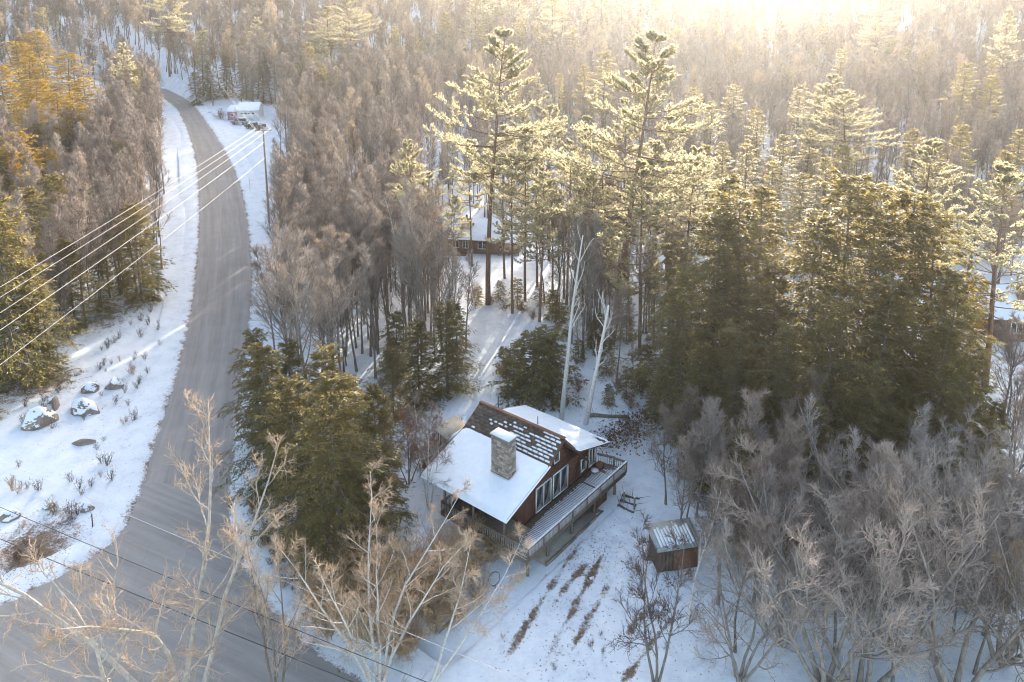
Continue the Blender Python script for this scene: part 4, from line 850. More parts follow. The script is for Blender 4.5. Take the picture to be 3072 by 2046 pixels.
# lower storey: closet of horizontal boards, door, patio slab with timber edge
cl = part('closet', 'wood_brown', house, (48.55, 49.85, 30.55, 32.5, .6, 2.34))
for i in range(8):
    z0_ = .92+i*.178
    for bx in ((48.52, 49.88, 30.51, 30.56), (48.50, 48.555, 30.56, 32.5), (49.845, 49.90, 30.56, 32.5)):
        part('siding_board', 'wood_brown', cl, (bx[0], bx[1], bx[2]+hr.normal(0, .003), bx[3], z0_, z0_+.162))
glazed('basement_window', 43.6, 45.4, 1.35, 2.2, 32.6, 2, parent=house)
dd_ = part('basement_door', 'trim_brown', house, (46.3, 47.2, 32.56, 32.63, .95, 2.3)); part('handle', 'metal_dark', dd_, (46.38, 46.44, 32.50, 32.565, 1.55, 1.62))
part('patio', 'concrete', house, (40.9, 48.5, 30.05, 32.6, .7, .99))
for a0 in np.arange(40.9, 48.3, 1.9): part('edge_timber', 'wood_grey', house, (a0, min(a0+1.88, 48.5), 29.9, 30.04, .75, 1.06))
# things on the deck
def top(name, label, cat, group=None):
    return lambda o: tag(o, label, cat, group)
def loc_h(a, m, z): q = a*E1+m*E2; return (q[0], q[1], z)
pl = empty('planter', loc_h(50.2, 31.9, 2.65), TH); g = G(); g.tube([(0, 0, 0), (0, 0, .12), (0, 0, .26)], [.22, .30, .34], 12); g.obj('tub', MAT['concrete'], pl); g = G(); g.tube([(0, 0, .2), (0, 0, .30)], .31, 12); g.obj('snow_fill', MAT['snow'], pl)
tag(pl, 'round stone tub of snow on the deck below the wide window', 'planter')
bx = empty('wood_box', loc_h(51.0, 32.0, 2.65), TH); part2 = G().bb(-.3, .3, -.25, .25, 0, .38).obj('body', MAT['trim_brown'], bx); G().bb(-.32, .32, -.27, .27, .38, .43).obj('lid', MAT['trim_brown'], bx); tag(bx, 'small reddish wooden box against the deck corner railing', 'box')
# ------------------------------------------------------------------ other buildings
def building(name, label, cat, loc, rz): return tag(empty(name, loc, rz), label, cat)
def bpart(name, mat, parent, *boxes):
    g = G()
    for b in boxes: g.bb(*b)
    return g.obj(name, MAT[mat], parent)
def win(parent, x0, x1, z0, z1, y, cols=2, rows=1, fw=.09, name='window'):
    f = bpart(name, 'white_paint', parent, (x0, x1, y-.05, y+.02, z0, z0+fw), (x0, x1, y-.05, y+.02, z1-fw, z1), (x0, x0+fw, y-.052, y+.02, z0+fw, z1-fw), (x1-fw, x1, y-.052, y+.02, z0+fw, z1-fw))
    st = (x1-x0-fw)/cols; sv = (z1-z0-fw)/rows
    for i in range(cols):
        for j in range(rows): bpart('pane', 'glass', f, (x0+fw+i*st, x0+i*st+st, y-.03, y-.012, z0+fw+j*sv, z0+j*sv+sv))
    for i in range(1, cols): bpart('mullion', 'white_paint', f, (x0+i*st, x0+i*st+fw, y-.045, y+.01, z0+fw, z1-fw))
    return f
def gable_roof(parent, x0, x1, y0, y1, ze, zr, ov=.45, th=.16, snow=.16, fas='trim_brown', ridge=.5, name='roof'):
    ym = y0+(y1-y0)*ridge; sl = (zr-ze)/(ym-y0); a, b = x0-ov, x1+ov; ya, yb = y0-ov, y1+ov; za, zb = ze-sl*ov, ze-(zr-ze)/(y1-ym)*ov
    for (q0, s0, q1, s1) in ((ya, za, ym, zr), (ym, zr, yb, zb)):
        g = G(); g.hexa([(a, q0, s0-th), (b, q0, s0-th), (b, q1, s1-th), (a, q1, s1-th), (a, q0, s0), (b, q0, s0), (b, q1, s1), (a, q1, s1)]); r = g.obj(name, MAT[fas], parent)
        g = G(); nx_, ny_ = 24, 10; U, V = np.meshgrid(np.linspace(0, 1, nx_), np.linspace(0, 1, ny_)); e = np.minimum.reduce([U*nx_*.5, (1-U)*nx_*.5, V*ny_*.7, (1-V)*ny_*.7+ (1 if q1 == ym else 0), np.ones_like(U)])
        Zs = s0+(s1-s0)*V + .004 + snow*np.clip(e, 0, 1)*(1+.15*np.sin(U*19)*np.sin(V*11)); idx = np.arange(U.size).reshape(U.shape)
        g.add(np.stack([(a+(b-a)*U).ravel(), (q0+(q1-q0)*V).ravel(), Zs.ravel()], 1), np.stack([idx[:-1, :-1], idx[:-1, 1:], idx[1:, 1:], idx[1:, :-1]], -1).reshape(-1, 4)); g.obj('roof_snow', MAT['snow'], r, True)
    return ym
def gable_wall(parent, x0, x1, y0, y1, ze, zr, mat, ridge=.5, z0=-.5):
    g = G(); ym = y0+(y1-y0)*ridge; v = []
    for x in (x0, x1): v += [(x, y0, z0), (x, y1, z0), (x, y1, ze), (x, ym, zr), (x, y0, ze)]
    g.add(v, [(0, 5, 9, 4), (1, 2, 7, 6), (4, 9, 8, 3), (3, 8, 7, 2)], [(0, 4, 1), (4, 2, 1), (4, 3, 2), (5, 6, 9), (6, 7, 9), (7, 8, 9)]); return g.obj('wall', MAT[mat], parent)
# long low brown house in the pines
b = at(1040, 566); h2 = building('house', 'long low brown house with snowy roof and tan chimney among the tall pines', 'house', (-8.2, 113.4, b[2]-.1), math.radians(-8))
gable_wall(h2, -5.6, 6.2, 0, 7.4, 2.75, 4.5, 'brown_wall'); gable_roof(h2, -5.6, 6.2, 0, 7.4, 2.75, 4.5)
bpart('porch', 'brown_wall', h2, (-5.8, 1.6, -1.3, 0, -.5, .55)); bpart('foundation', 'concrete', h2, (-5.5, 6.1, -.06, 0, -.5, .35))
for x0, w, c in ((-4.6, 1.1, 2), (-2.6, 1.0, 2), (-.6, 1.0, 2), (.9, .9, 2), (3.2, 1.4, 2)): win(h2, x0, x0+w, 1.1, 2.3, -.02, c, 2)
dr = bpart('door', 'trim_brown', h2, (2.0, 2.9, -.06, 0, .3, 2.35)); bpart('handle', 'metal_dark', dr, (2.1, 2.16, -.12, -.06, 1.25, 1.32))
ch = bpart('chimney', 'tan_stucco', h2, (.5, 2.0, 1.3, 2.2, 2.5, 5.1)); bpart('chimney_cap', 'concrete', ch, (.4, 2.1, 1.2, 2.3, 5.1, 5.22)); g = G(); g.tube([(1.25, 1.75, 5.2), (1.25, 1.75, 5.75)], .16, 8); g.obj('flue', MAT['metal_dark'], ch)
bpart('chimney_saddle', 'trim_brown', h2, (.3, 2.2, 2.2, 3.2, 3.6, 4.2))
dk2 = bpart('side_deck', 'wood_grey', h2, (6.3, 9.4, -.6, 3.2, .9, 1.05))
for x in (6.4, 7.9, 9.3): bpart('post', 'wood_grey', dk2, (x-.06, x+.06, -.6, -.48, -.6, 2.05))
for x in (9.3,): bpart('post', 'wood_grey', dk2, (x-.06, x+.06, 3.05, 3.17, -.6, 2.05))
bpart('rail', 'wood_grey', dk2, (6.4, 9.4, -.58, -.50, 1.95, 2.03)); bpart('rail', 'wood_grey', dk2, (9.27, 9.35, -.5, 3.1, 1.95, 2.03))
for x in np.arange(6.6, 9.25, .3): bpart('baluster', 'wood_grey', dk2, (x-.02, x+.02, -.56, -.52, 1.05, 1.95))
# white garage with the pink lean-to
b = at(565, 277); ga = building('garage', 'small white garage with snowy roof and a row of door panes', 'garage', (b[0]+.4, b[1], b[2]-.1), math.radians(3))
gable_wall(ga, -2.6, 2.9, 0, 6.5, 3.1, 4.6, 'white_paint'); gable_roof(ga, -2.6, 2.9, 0, 6.5, 3.1, 4.6, .35, fas='white_paint')
gd = bpart('garage_door', 'white_paint', ga, (-1.9, 2.2, -.06, -.005, 0, 2.6))
for i in range(4): bpart('pane', 'glass', gd, (-1.65+i*1.0, -1.0+i*1.0, -.075, -.058, 1.85, 2.25))
for z_ in (.65, 1.3): bpart('door_panel_seam', 'sign_back', gd, (-1.9, 2.2, -.068, -.058, z_-.02, z_+.02))
bpart('side_wall', 'pink_wall', ga, (-5.3, -2.62, .4, 4.6, -.5, 2.45)); win(ga, -4.6, -3.7, 1.2, 2.0, .38, 2)
for z_ in np.arange(.3, 2.3, .45): bpart('batten', 'pink_wall', ga, (-5.32, -2.63, .365, .40, z_, z_+.38))
g = G(); g.hexa([(-5.7, 0, 2.45), (-2.62, 0, 2.45), (-2.62, 5, 3.4), (-5.7, 5, 3.4), (-5.7, 0, 2.6), (-2.62, 0, 2.6), (-2.62, 5, 3.55), (-5.7, 5, 3.55)]); r = g.obj('lean_to_roof', MAT['white_paint'], ga)
g = G(); g.hexa([(-5.68, .02, 2.61), (-2.64, .02, 2.61), (-2.64, 4.95, 3.56), (-5.68, 4.95, 3.56), (-5.62, .08, 2.75), (-2.66, .08, 2.75), (-2.66, 4.9, 3.7), (-5.62, 4.9, 3.7)]); g.obj('roof_snow', MAT['snow'], r)
# snow-roofed house at the right
gz = float(ground(58, 87)); h3 = building('house', 'brown house with wide snowy roof and brick chimney beyond the hemlock stand', 'house', (60.0, 86.0, gz), math.radians(-9))
gable_wall(h3, -5.2, 7, 0, 8.5, 3.0, 5.2, 'brown_wall'); gable_roof(h3, -5.2, 7, 0, 8.5, 3.0, 5.2)
for x0 in (-2.6, -.2, 2.4): win(h3, x0, x0+1.3, 1.0, 2.6, -.02, 2, 2)
ch = bpart('chimney', 'brick', h3, (-1.2, -.4, 2.2, 3.0, 3.4, 6.0)); bpart('chimney_cap', 'concrete', ch, (-1.28, -.32, 2.12, 3.08, 6.0, 6.1))
for k in range(10):
    for j in range(2): bpart('brick', 'brick', ch, (-1.21+.4*j+.01*(k % 2), -.83+.4*j, 2.185, 2.2, 4.05+k*.19, 4.05+k*.19+.165))
# small shed with the metal roof
b = at(1552, 1312); sh = building('shed', 'small dark shed with ribbed metal roof half covered by snow', 'shed', (11.9, 50.2, float(ground(11.9, 50.6))-.05), math.radians(12))
bpart('wall', 'dark_wall', sh, (-1.5, 1.5, 0, 1.9, -.2, 1.95)); bpart('front_wall', 'trim_brown', sh, (-.35, 1.46, -.045, 0, 0, 1.7))
for i in range(7): bpart('wall_board', 'dark_wall', sh, (-1.52, -1.50, .02+i*.27, .02+i*.27+.255, -.2, 1.95))
for i in range(4): bpart('wall_board', 'dark_wall', sh, (-1.48+i*.28, -1.48+i*.28+.265, -.03, 0, -.2, 1.95))
g = G(); g.hexa([(-1.75, -.3, 2.0), (1.75, -.3, 2.0), (1.75, 2.1, 2.5), (-1.75, 2.1, 2.5), (-1.75, -.3, 2.05), (1.75, -.3, 2.05), (1.75, 2.1, 2.55), (-1.75, 2.1, 2.55)]); r = g.obj('roof', MAT['metal_roof'], sh)
for i in range(15):
    x = -1.72+i*.245; g = G(); g.hexa([(x-.025, -.3, 2.045), (x+.025, -.3, 2.045), (x+.025, 2.1, 2.545), (x-.025, 2.1, 2.545), (x-.012, -.3, 2.085), (x+.012, -.3, 2.085), (x+.012, 2.1, 2.585), (x-.012, 2.1, 2.585)]); g.obj('rib', MAT['metal_roof'], r)
for i in range(11):
    x = -1.35+i*.245; y1_ = 1.55+.12*math.sin(i*2.1); y0_ = .05+.05*math.sin(i*3.3); zf = lambda y: 2.052+(y+.3)*.2083
    g = G(); g.hexa([(x-.0, y0_, zf(y0_)), (x+.185, y0_, zf(y0_)), (x+.185, y1_, zf(y1_)), (x, y1_, zf(y1_)), (x+.01, y0_+.02, zf(y0_)+.045), (x+.175, y0_+.02, zf(y0_)+.045), (x+.175, y1_-.02, zf(y1_)+.045), (x+.01, y1_-.02, zf(y1_)+.045)]); g.obj('roof_snow', MAT['snow'], r)
# lean-to wood store at the back corner of the house
q = 44.6*E1+42.6*E2; ws = building('wood_store', 'small open wood store with sloping snow-edged roofs behind the shingled gable', 'wood store', (q[0], q[1], float(ground(*q))), TH)
for x in (-1.0, 1.0):
    for y in (-.6, .6): bpart('post', 'wood_grey', ws, (x-.06, x+.06, y-.06, y+.06, -.2, 2.6 if y < 0 else 3.0))
g = G(); g.hexa([(-1.3, -.9, 2.55), (1.3, -.9, 2.55), (1.3, .9, 3.05), (-1.3, .9, 3.05), (-1.3, -.9, 2.62), (1.3, -.9, 2.62), (1.3, .9, 3.12), (-1.3, .9, 3.12)]); r = g.obj('roof', MAT['tan_stucco'], ws)
bpart('roof_snow', 'snow', r, (-1.28, 1.28, -.92, -.55, 2.66, 2.78)); bpart('back_panel', 'wood_grey', ws, (-1.05, 1.05, .62, .68, .2, 2.8))
for i in range(6):
    for j in range(5 - i % 2): bpart('log', 'wood_grey', ws, (-.9+j*.38, -.9+j*.38+.33, -.5, .5, i*.26, i*.26+.24))
# ------------------------------------------------------------------ vehicles by the garage
def vehicle(name, label, loc, rz, paint, pickup):
    v = tag(empty(name, loc, rz), label, 'truck' if pickup else 'car'); L = 5.4 if pickup else 4.6
    g = G(); pf = [(-L/2, .5), (-L/2, .95), (-L/2+.15, 1.05), (L/2-.1, 1.0), (L/2, .85), (L/2, .45)]
    g.prism([(x, z) for x, z in pf][::-1], -.9, .9); g.obj('body', MAT[paint], v)
    x0, x1, x2, x3 = ((-.5, -.2, 1.0, 1.7) if pickup else (-1.9, -1.2, .5, 1.3))
    g = G(); g.hexa([(x0, -.84, 1.02), (x3, -.84, 1.0), (x3, .84, 1.0), (x0, .84, 1.02), (x1, -.68, 1.62), (x2, -.68, 1.62), (x2, .68, 1.62), (x1, .68, 1.62)]); c_ = g.obj('cabin', MAT['glass'], v)
    bpart('cabin_roof', paint, c_, (x1+.02, x2-.02, -.69, .69, 1.61, 1.68)); bpart('snow', 'snow', c_, (x1+.1, x2-.1, -.6, .6, 1.68, 1.74))
    if pickup:
        bpart('bed_side', paint, v, (-L/2, -.55, -.92, -.80, 1.0, 1.28)); bpart('bed_side', paint, v, (-L/2, -.55, .80, .92, 1.0, 1.28)); bpart('tailgate', paint, v, (-L/2-.02, -L/2+.08, -.8, .8, 1.0, 1.28)); bpart('bed_snow', 'snow', v, (-L/2+.1, -.6, -.78, .78, 1.02, 1.1))
    for sx in (-L/2+.95, L/2-.95):
        for sy in (-.82, .82):
            g = G(); g.tube([(sx, sy-.12, .36), (sx, sy+.12, .36)], .36, 14); w_ = g.obj('wheel', MAT['rubber'], v); g = G(); g.tube([(sx, sy-.13, .36), (sx, sy+.13, .36)], .2, 10); g.obj('rim', MAT['metal_roof'], w_)
    for sy in (-.65, .65): bpart('headlight', 'white_paint', v, (L/2-.06, L/2+.015, sy-.17, sy+.17, .72, .88)); bpart('tail_light', 'sign_yellow' if False else 'brick', v, (-L/2-.02, -L/2+.05, sy-.12, sy+.12, .75, .93))
b = at(587, 296); vehicle('pickup_truck', 'dark pickup truck parked on the snow in front of the white garage', (b[0], b[1], b[2]), math.radians(160), 'car_dark', True)
b = at(556, 283); vehicle('parked_car', 'grey car parked close beside the pink lean-to wall', (b[0], b[1]-1.5, b[2]), math.radians(170), 'car_silver', False)
# ------------------------------------------------------------------ boulders
from mathutils import noise as mn
def boulder(u, v, sx, sy, sz, rz, seed, label, snowy=True, group=None):
    b = at(u, v); r = tag(empty('boulder', (b[0], b[1], b[2]-sz*.18), rz), label, 'boulder', group)
    bm = bmesh.new(); bmesh.ops.create_icosphere(bm, subdivisions=4, radius=1); rs_ = random.Random(seed); pls = [(Vector((rs_.uniform(-1, 1), rs_.uniform(-1, 1), rs_.uniform(-.3, .9))).normalized(), rs_.uniform(.62, .85)) for _ in range(11)]
    for q in bm.verts:
        c = q.co
        for nv, dd in pls:
            e = c.dot(nv)-dd
            if e > 0: c = c-nv*e*.92
        c = c*(1+.07*mn.noise(c*2.2+Vector((seed, 0, 0)))+.03*mn.noise(c*6)); q.co = Vector((c.x*sx, c.y*sy, max(c.z, -.35)*sz+.35*sz))
    m_ = bpy.data.meshes.new('stone_body'); bm.to_mesh(m_); m_.materials.append(MAT['rock']); link('stone_body', m_, r)
    if snowy:
        bm.normal_update(); kill = [f for f in bm.faces if f.normal.z < .62+.3*mn.noise(f.calc_center_median()*1.5)]
        bmesh.ops.delete(bm, geom=kill, context='FACES')
        for q in bm.verts:
            k = 0 if any(e.is_boundary for e in q.link_edges) else .07; q.co.z += k+.012; 
        m_ = bpy.data.meshes.new('snow_cap'); bm.to_mesh(m_); m_.materials.append(MAT['snow'])
        for f in m_.polygons: f.use_smooth = True
        link('snow_cap', m_, r)
    bm.free()
boulder(92, 972, 1.75, 1.35, 1.25, .5, 3, 'largest brown boulder with a thick snow cap in the roadside field')
boulder(195, 945, 1.7, 1.1, 1.0, -.35, 5, 'long snow-capped boulder with a dark sloping face beside the largest boulder')
boulder(205, 898, 1.0, .8, .7, .2, 7, 'small snow-capped boulder just behind the long boulder')
boulder(262, 890, .95, .8, .85, .1, 9, 'squat square boulder with flat snow cap next to the road side of the field')
boulder(128, 935, .35, .9, 1.15, .3, 11, 'narrow upright slab of rock standing between the large boulders', False)
boulder(118, 925, .5, .4, .5, .3, 12, 'small pointed rock with snow beside the narrow upright slab')
boulder(192, 1020, 1.1, .5, .42, .25, 13, 'low flat grey rock beside a dry grass tuft', False)
boulder(25, 1190, .9, .8, .55, .2, 15, 'low brown rock at the snowy bank near the junction', True)
boulder(200, 1170, .6, .5, .5, .2, 17, 'dark rounded rock on the snow above the junction', True)
boulder(112, 1165, .5, .45, .4, .2, 18, 'small brown rock on the snowy bank between dry weeds', True)
# ------------------------------------------------------------------ poles, wires, sign
def upole(label, base, h, rz, tr=False):
    r = tag(empty('utility_pole', base, rz), label, 'utility pole'); g = G(); g.tube([(0, 0, -.3), (0, 0, h*.5), (0, 0, h)], [.19, .16, .12], 10); g.obj('shaft', MAT['pole_wood'], r, True)
    a = bpart('cross_arm', 'pole_wood', r, (-1.3, 1.3, -.18, -.06, h-.75, h-.60))
    for x in (-1.2, 0, 1.2): g = G(); g.tube([(x, -.12, h-.6), (x, -.12, h-.42)], .06, 8); g.obj('insulator', MAT['insulator'], a)
    if tr: g = G(); g.tube([(.42, -.2, h-2.6), (.42, -.2, h-1.5)], .27, 12); g.obj('transformer', MAT['insulator'], r)
    return r
b1 = at(619, 512); H1 = 16.5; upole('tall weathered utility pole on the snowy verge by the yellow sign', b1, H1, .15)
b3 = at(490, 243); H3 = 13.5; upole('far utility pole with a pale transformer across from the white garage', b3, H3, .5, True)
P2p = np.array([-47.5, 30.0, .5])
def wire(name, label, pts, r, mat, group=None, sag=.8):
    P = []
    for i in range(len(pts)-1):
        A, B = np.array(pts[i], float), np.array(pts[i+1], float); k = 22
        for j in range(k+(1 if i == len(pts)-2 else 0)):
            t = j/k; q = A+(B-A)*t; q[2] -= sag*4*t*(1-t); P.append(q)
    g = G(); g.tube(P, r, 5); o = g.obj(name, MAT[mat], None, True); return tag(o, label, 'wire', group)
for k, (dx, dz, z2, rr_) in enumerate(((-1.2, -.4, 14.6, .018), (0, -.4, 14.3, .018), (1.2, -.4, 13.4, .018), (.1, -2.6, 11.2, .023), (.1, -5.2, 8.0, .021))):
    wire('power_line', ('thin bright power line strung from the tall pole over the boulder field' if k < 3 else ('thicker pale cable below the three power lines over the boulder field' if k == 3 else 'lowest pale cable crossing the road above the boulder field')), [(b3[0]+dx*.8, b3[1], b3[2]+H3+dz), (b1[0]+dx, b1[1], b1[2]+H1+dz), (P2p[0]+dx, P2p[1], z2)], rr_, 'wire_light', 'power lines over the boulder field' if k < 3 else None, .7)
def thru(u0, v0, u1, v1, z, ext):
    A = np.array([*flat(u0, v0, z), z]); B = np.array([*flat(u1, v1, z), z]); d = (B-A)/np.linalg.norm(B-A); return [A-d*ext, B+d*ext]
wire('cable', 'upper heavy black cable hanging across the road junction', thru(0, 1153, 615, 1405, 7.6, 30), .022, 'wire_dark', None, .5)
wire('cable', 'lower heavy black cable hanging across the road junction', thru(0, 1226, 784, 1541, 6.4, 30), .027, 'wire_dark', None, .5)
for dz in (0, .28): wire('cable', 'one of two thin grey wires running past the birch clump to the drive', thru(0, 1050, 1240, 1568, 7.0+dz, 30), .016, 'wire_light' if dz else 'wire_dark', 'twin grey wires', .4)
b = at(575, 440); sg_ = tag(empty('road_sign', b, math.radians(-70)), 'yellow diamond road sign on a thin post at the far verge', 'sign'); g = G(); g.tube([(0, 0, -.2), (0, 0, 2.6)], .035, 6); g.obj('post', MAT['sign_back'], sg_)
g = G(); s_ = .55; g.hexa([(0, -.05, 1.9-.0), (s_, -.05, 1.9+s_), (s_, -.03, 1.9+s_), (0, -.03, 1.9), (-s_, -.05, 1.9+s_), (0, -.05, 1.9+2*s_), (0, -.03, 1.9+2*s_), (-s_, -.03, 1.9+s_)]); g.obj('panel', MAT['sign_yellow'], sg_)
b = at(213, 1212); mp = tag(empty('marker_post', b), 'short dark marker post leaning on the snowy bank by the junction', 'post'); g = G(); g.tube([(0, 0, -.2), (.05, 0, 1.2)], .045, 6); g.obj('shaft', MAT['metal_dark'], mp); g = G(); g.tube([(.051, 0, 1.2), (.056, 0, 1.3)], .05, 6); g.obj('cap', MAT['insulator'], mp)
# ------------------------------------------------------------------ things in the yard
def loga(name, label, u0, v0, u1, v1, r, mat='bark_grey', cat='log'):
    A, B = at(u0, v0), at(u1, v1); rt = tag(empty(name, A), label, cat); g = G(); P = [((B-A)*t+np.array([0, 0, r*.8+.04*math.sin(t*9)])) for t in np.linspace(0, 1, 8)]; g.tube(P, list(np.linspace(r, r*.7, 8)), 9); g.obj('trunk', MAT[mat], rt, True)
    g = G(); rs_ = np.random.default_rng(4)
    for i in range(6): p0 = np.array(P[i+1]); g.tube([p0, p0+rs_.normal(0, .4, 3)+[0, 0, .3]], [.03, .01], 5)
    g.obj('broken_branch', MAT[mat], rt); return rt
loga('fallen_log', 'long fallen log lying on the snow beside the broken dead birch', 1352, 958, 1445, 962, .20)
for u0, v0, u1, v1 in ((1425, 1152, 1462, 1165), (1430, 1140, 1470, 1150), (1420, 1163, 1456, 1182)):
    loga('timber', 'dark timber lying on the slope at the end of the deck', u0, v0, u1, v1, .11, 'dark_wall', 'log')['group'] = 'timbers at the end of the deck'
for u, v in ((1458, 1172), (1434, 1158)):
    b = at(u, v); f = tag(empty('fence_post', b), 'short weathered fence post beside the timbers below the deck end', 'post', 'fence posts below the deck end'); g = G(); g.tube([(0, 0, -.2), (0, 0, 1.15)], .075, 7); g.obj('shaft', MAT['wood_grey'], f); g = G(); g.tube([(0, 0, 1.15), (0, 0, 1.22)], [.085, .05], 7); g.obj('snow_tip', MAT['snow'], f)
# brush pile of cut branches and leaves beyond the log
b = at(1428, 985); bp = tag(empty('brush_pile', b), 'heap of dark brush and dead leaves on the snow beyond the addition roof', 'brush pile'); g = G(); rs_ = np.random.default_rng(8)
m_ = 420; c_ = np.stack([rs_.normal(0, 1.6, m_), rs_.normal(0, 2.0, m_), np.abs(rs_.normal(0, .30, m_))], 1); c_[:, 0] += c_[:, 1]*.5; g.spikes(c_, c_+rs_.normal(0, .5, (m_, 3))*[1, 1, .4], .025); g.obj('sticks', MAT['weed_dark'], bp)['kind'] = 'stuff'
g = G(); m_ = 900; c_ = np.stack([rs_.normal(0, 1.6, m_), rs_.normal(0, 2.0, m_), np.abs(rs_.normal(0, .22, m_))], 1); c_[:, 0] += c_[:, 1]*.5; kites(g, c_, rs_.normal(0, 1, (m_, 3)), rs_.normal(0, 1, (m_, 3))+[0, 0, .5], np.full(m_, .28), np.full(m_, .2)); g.obj('leaves', MAT['dead_leaf'], bp)['kind'] = 'stuff'
# garden chairs and table left of the house
def chair(u, v, rz, label):
    b = at(u, v); c = tag(empty('garden_chair', b, rz), label, 'chair')
    for i in range(5): bpart('seat_slat', 'wood_grey', c, (-.28+.0, .28, -.28+i*.115, -.28+i*.115+.095, .36-.02*i, .385-.02*i))
    for i in range(5): g = G(); x = -.25+i*.115; g.hexa([(x, .27, .30), (x+.095, .27, .30), (x+.095, .30, .30), (x, .30, .30), (x, .55, 1.0), (x+.095, .55, 1.0), (x+.095, .58, 1.0), (x, .58, 1.0)]); g.obj('back_slat', MAT['wood_grey'], c)
    for sx in (-.31, .31):
        bpart('arm', 'wood_grey', c, (sx-.06, sx+.06, -.35, .38, .58, .61))
        for y in (-.3, .3): bpart('leg', 'wood_grey', c, (sx-.03, sx+.03, y-.04, y+.04, -.05, .58))
    bpart('snow', 'snow', c, (-.26, .26, -.26, .24, .386, .45)); return c
chair(958, 1052, .6, 'weathered slatted garden chair with snow on its seat beside the hemlocks'); chair(985, 1075, 2.2, 'slatted garden chair turned away towards the birch at the house end')
b = at(968, 1072); ft = tag(empty('garden_table', b), 'low round garden table topped with snow between the two garden chairs', 'table'); g = G(); g.tube([(0, 0, .42), (0, 0, .47)], .5, 14); g.obj('top', MAT['wood_grey'], ft); g = G(); g.tube([(0, 0, .47), (0, 0, .56)], [.48, .42], 14); g.obj('snow', MAT['snow'], ft)
for an in (0, 2.1, 4.2): g = G(); g.tube([(.3*math.cos(an), .3*math.sin(an), 0), (.2*math.cos(an), .2*math.sin(an), .42)], .03, 6); g.obj('leg', MAT['wood_grey'], ft)
# bent black hoop and stake in the snow
b = at(1137, 1352); ho = tag(empty('garden_hoop', b, .4), 'bent black hoop on a thin stake in the snow beside the brush', 'hoop'); g = G(); g.tube([(.42*math.sin(t)*(1+.1*math.sin(3*t)), .05*math.sin(2*t), .75+.55*-math.cos(t)) for t in np.linspace(0, 6.28, 22)], .035, 6); g.obj('ring', MAT['metal_dark'], ho, True); g = G(); g.tube([(0, 0, -1.2), (0.05, 0, .22)], .03, 6); g.obj('stake', MAT['metal_dark'], ho)
# ------------------------------------------------------------------ weeds poking through the snow and fallen leaves
wv = []
for s_ in range(4):
    T, C = shrub(400+s_, 1.1, stems=9, lean=.35, n1=3, n2=2, n3=0, r=.014, tw=.010); q = G()
    for S in (T, C): q.add(np.concatenate(S.v), np.concatenate(S.f[4]) if S.f[4] else None, np.concatenate(S.f[3]) if S.f[3] else None)
    wv.append(q.mesh('weed_clump', MAT['weed_dark'] if s_ < 3 else MAT['shrub_gold']))
wr = random.Random(3)
def weeds(poly, num, label, group, hr):
    lo, hi = poly.min(0), poly.max(0); c = 0
    while c < num:
        x, y = wr.uniform(lo[0], hi[0]), wr.uniform(lo[1], hi[1])
        if sdist(np.array([[x, y]]), poly)[0] < .6 or sdist(np.array([[x, y]]), ROADPOLY)[0] > -1.5: continue
        s = wr.uniform(*hr); o = link('weed_clump', wr.choice(wv), None, (x, y, float(ground(x, y))), (0, 0, wr.uniform(0, 6)), (s, s, s)); tag(o, label, 'weeds', group); c += 1
weeds(ppoly([(10, 900), (150, 870), (250, 760), (380, 670), (400, 800), (330, 1000), (240, 1180), (100, 1290), (0, 1330)]), 75, 'dark dry weed clump poking out of the snowy boulder field', 'weeds in the boulder field', (.5, 1.4))
weeds(ppoly([(560, 1080), (700, 1360), (860, 1520), (800, 1540), (640, 1400), (545, 1200)]), 26, 'dry weed clump on the snowy bank between the road and the hemlocks', 'weeds on the hemlock bank', (.5, 1.2))
weeds(ppoly([(1100, 1400), (1250, 1330), (1420, 1230), (1480, 1250), (1600, 1450), (1500, 1560), (1100, 1560)]), 14, 'small dry weed clump on the snowy drive', 'weeds on the drive', (.25, .6))
g = G(); rs_ = np.random.default_rng(21); LP = []
for (a, b_) in TR:
    m_ = 90; t = rs_.random(m_); q = a+(b_-a)*t[:, None]+rs_.normal(0, .45, (m_, 2)); LP.append(q)
for c0, sdv, m_ in ((at(1350, 1265)[:2], 1.2, 260), (at(1500, 1270)[:2], 1.6, 220), (at(1450, 1330)[:2], 2.2, 260), (at(1560, 1430)[:2], 2.2, 200), (at(1300, 1480)[:2], 2.5, 200), (at(120, 1260)[:2], 2.0, 500), (at(40, 1285)[:2], 1.6, 400), (at(700, 1440)[:2], 2.5, 250), (at(1250, 950)[:2], 2.5, 120), (at(340, 900)[:2], 5, 250), (at(300, 1050)[:2], 4, 200)):
    LP.append(c0+rs_.normal(0, sdv, (m_, 2)))
LP = np.concatenate(LP); LP = LP[sdist(LP, ROADPOLY) < -.2]; lz = ground(LP[:, 0], LP[:, 1])+.085+np.abs(rs_.normal(0, .02, len(LP)))
kites(g, np.concatenate([LP, lz[:, None]], 1), rs_.normal(0, 1, (len(LP), 3))*[1, 1, .25], rs_.normal(0, .4, (len(LP), 3))+[0, 0, 1], rs_.uniform(.06, .15, len(LP)), rs_.uniform(.04, .10, len(LP)))
tag(g.obj('fallen_leaves', MAT['dead_leaf']), 'brown fallen leaves scattered over the snow and tyre tracks', kind='stuff')
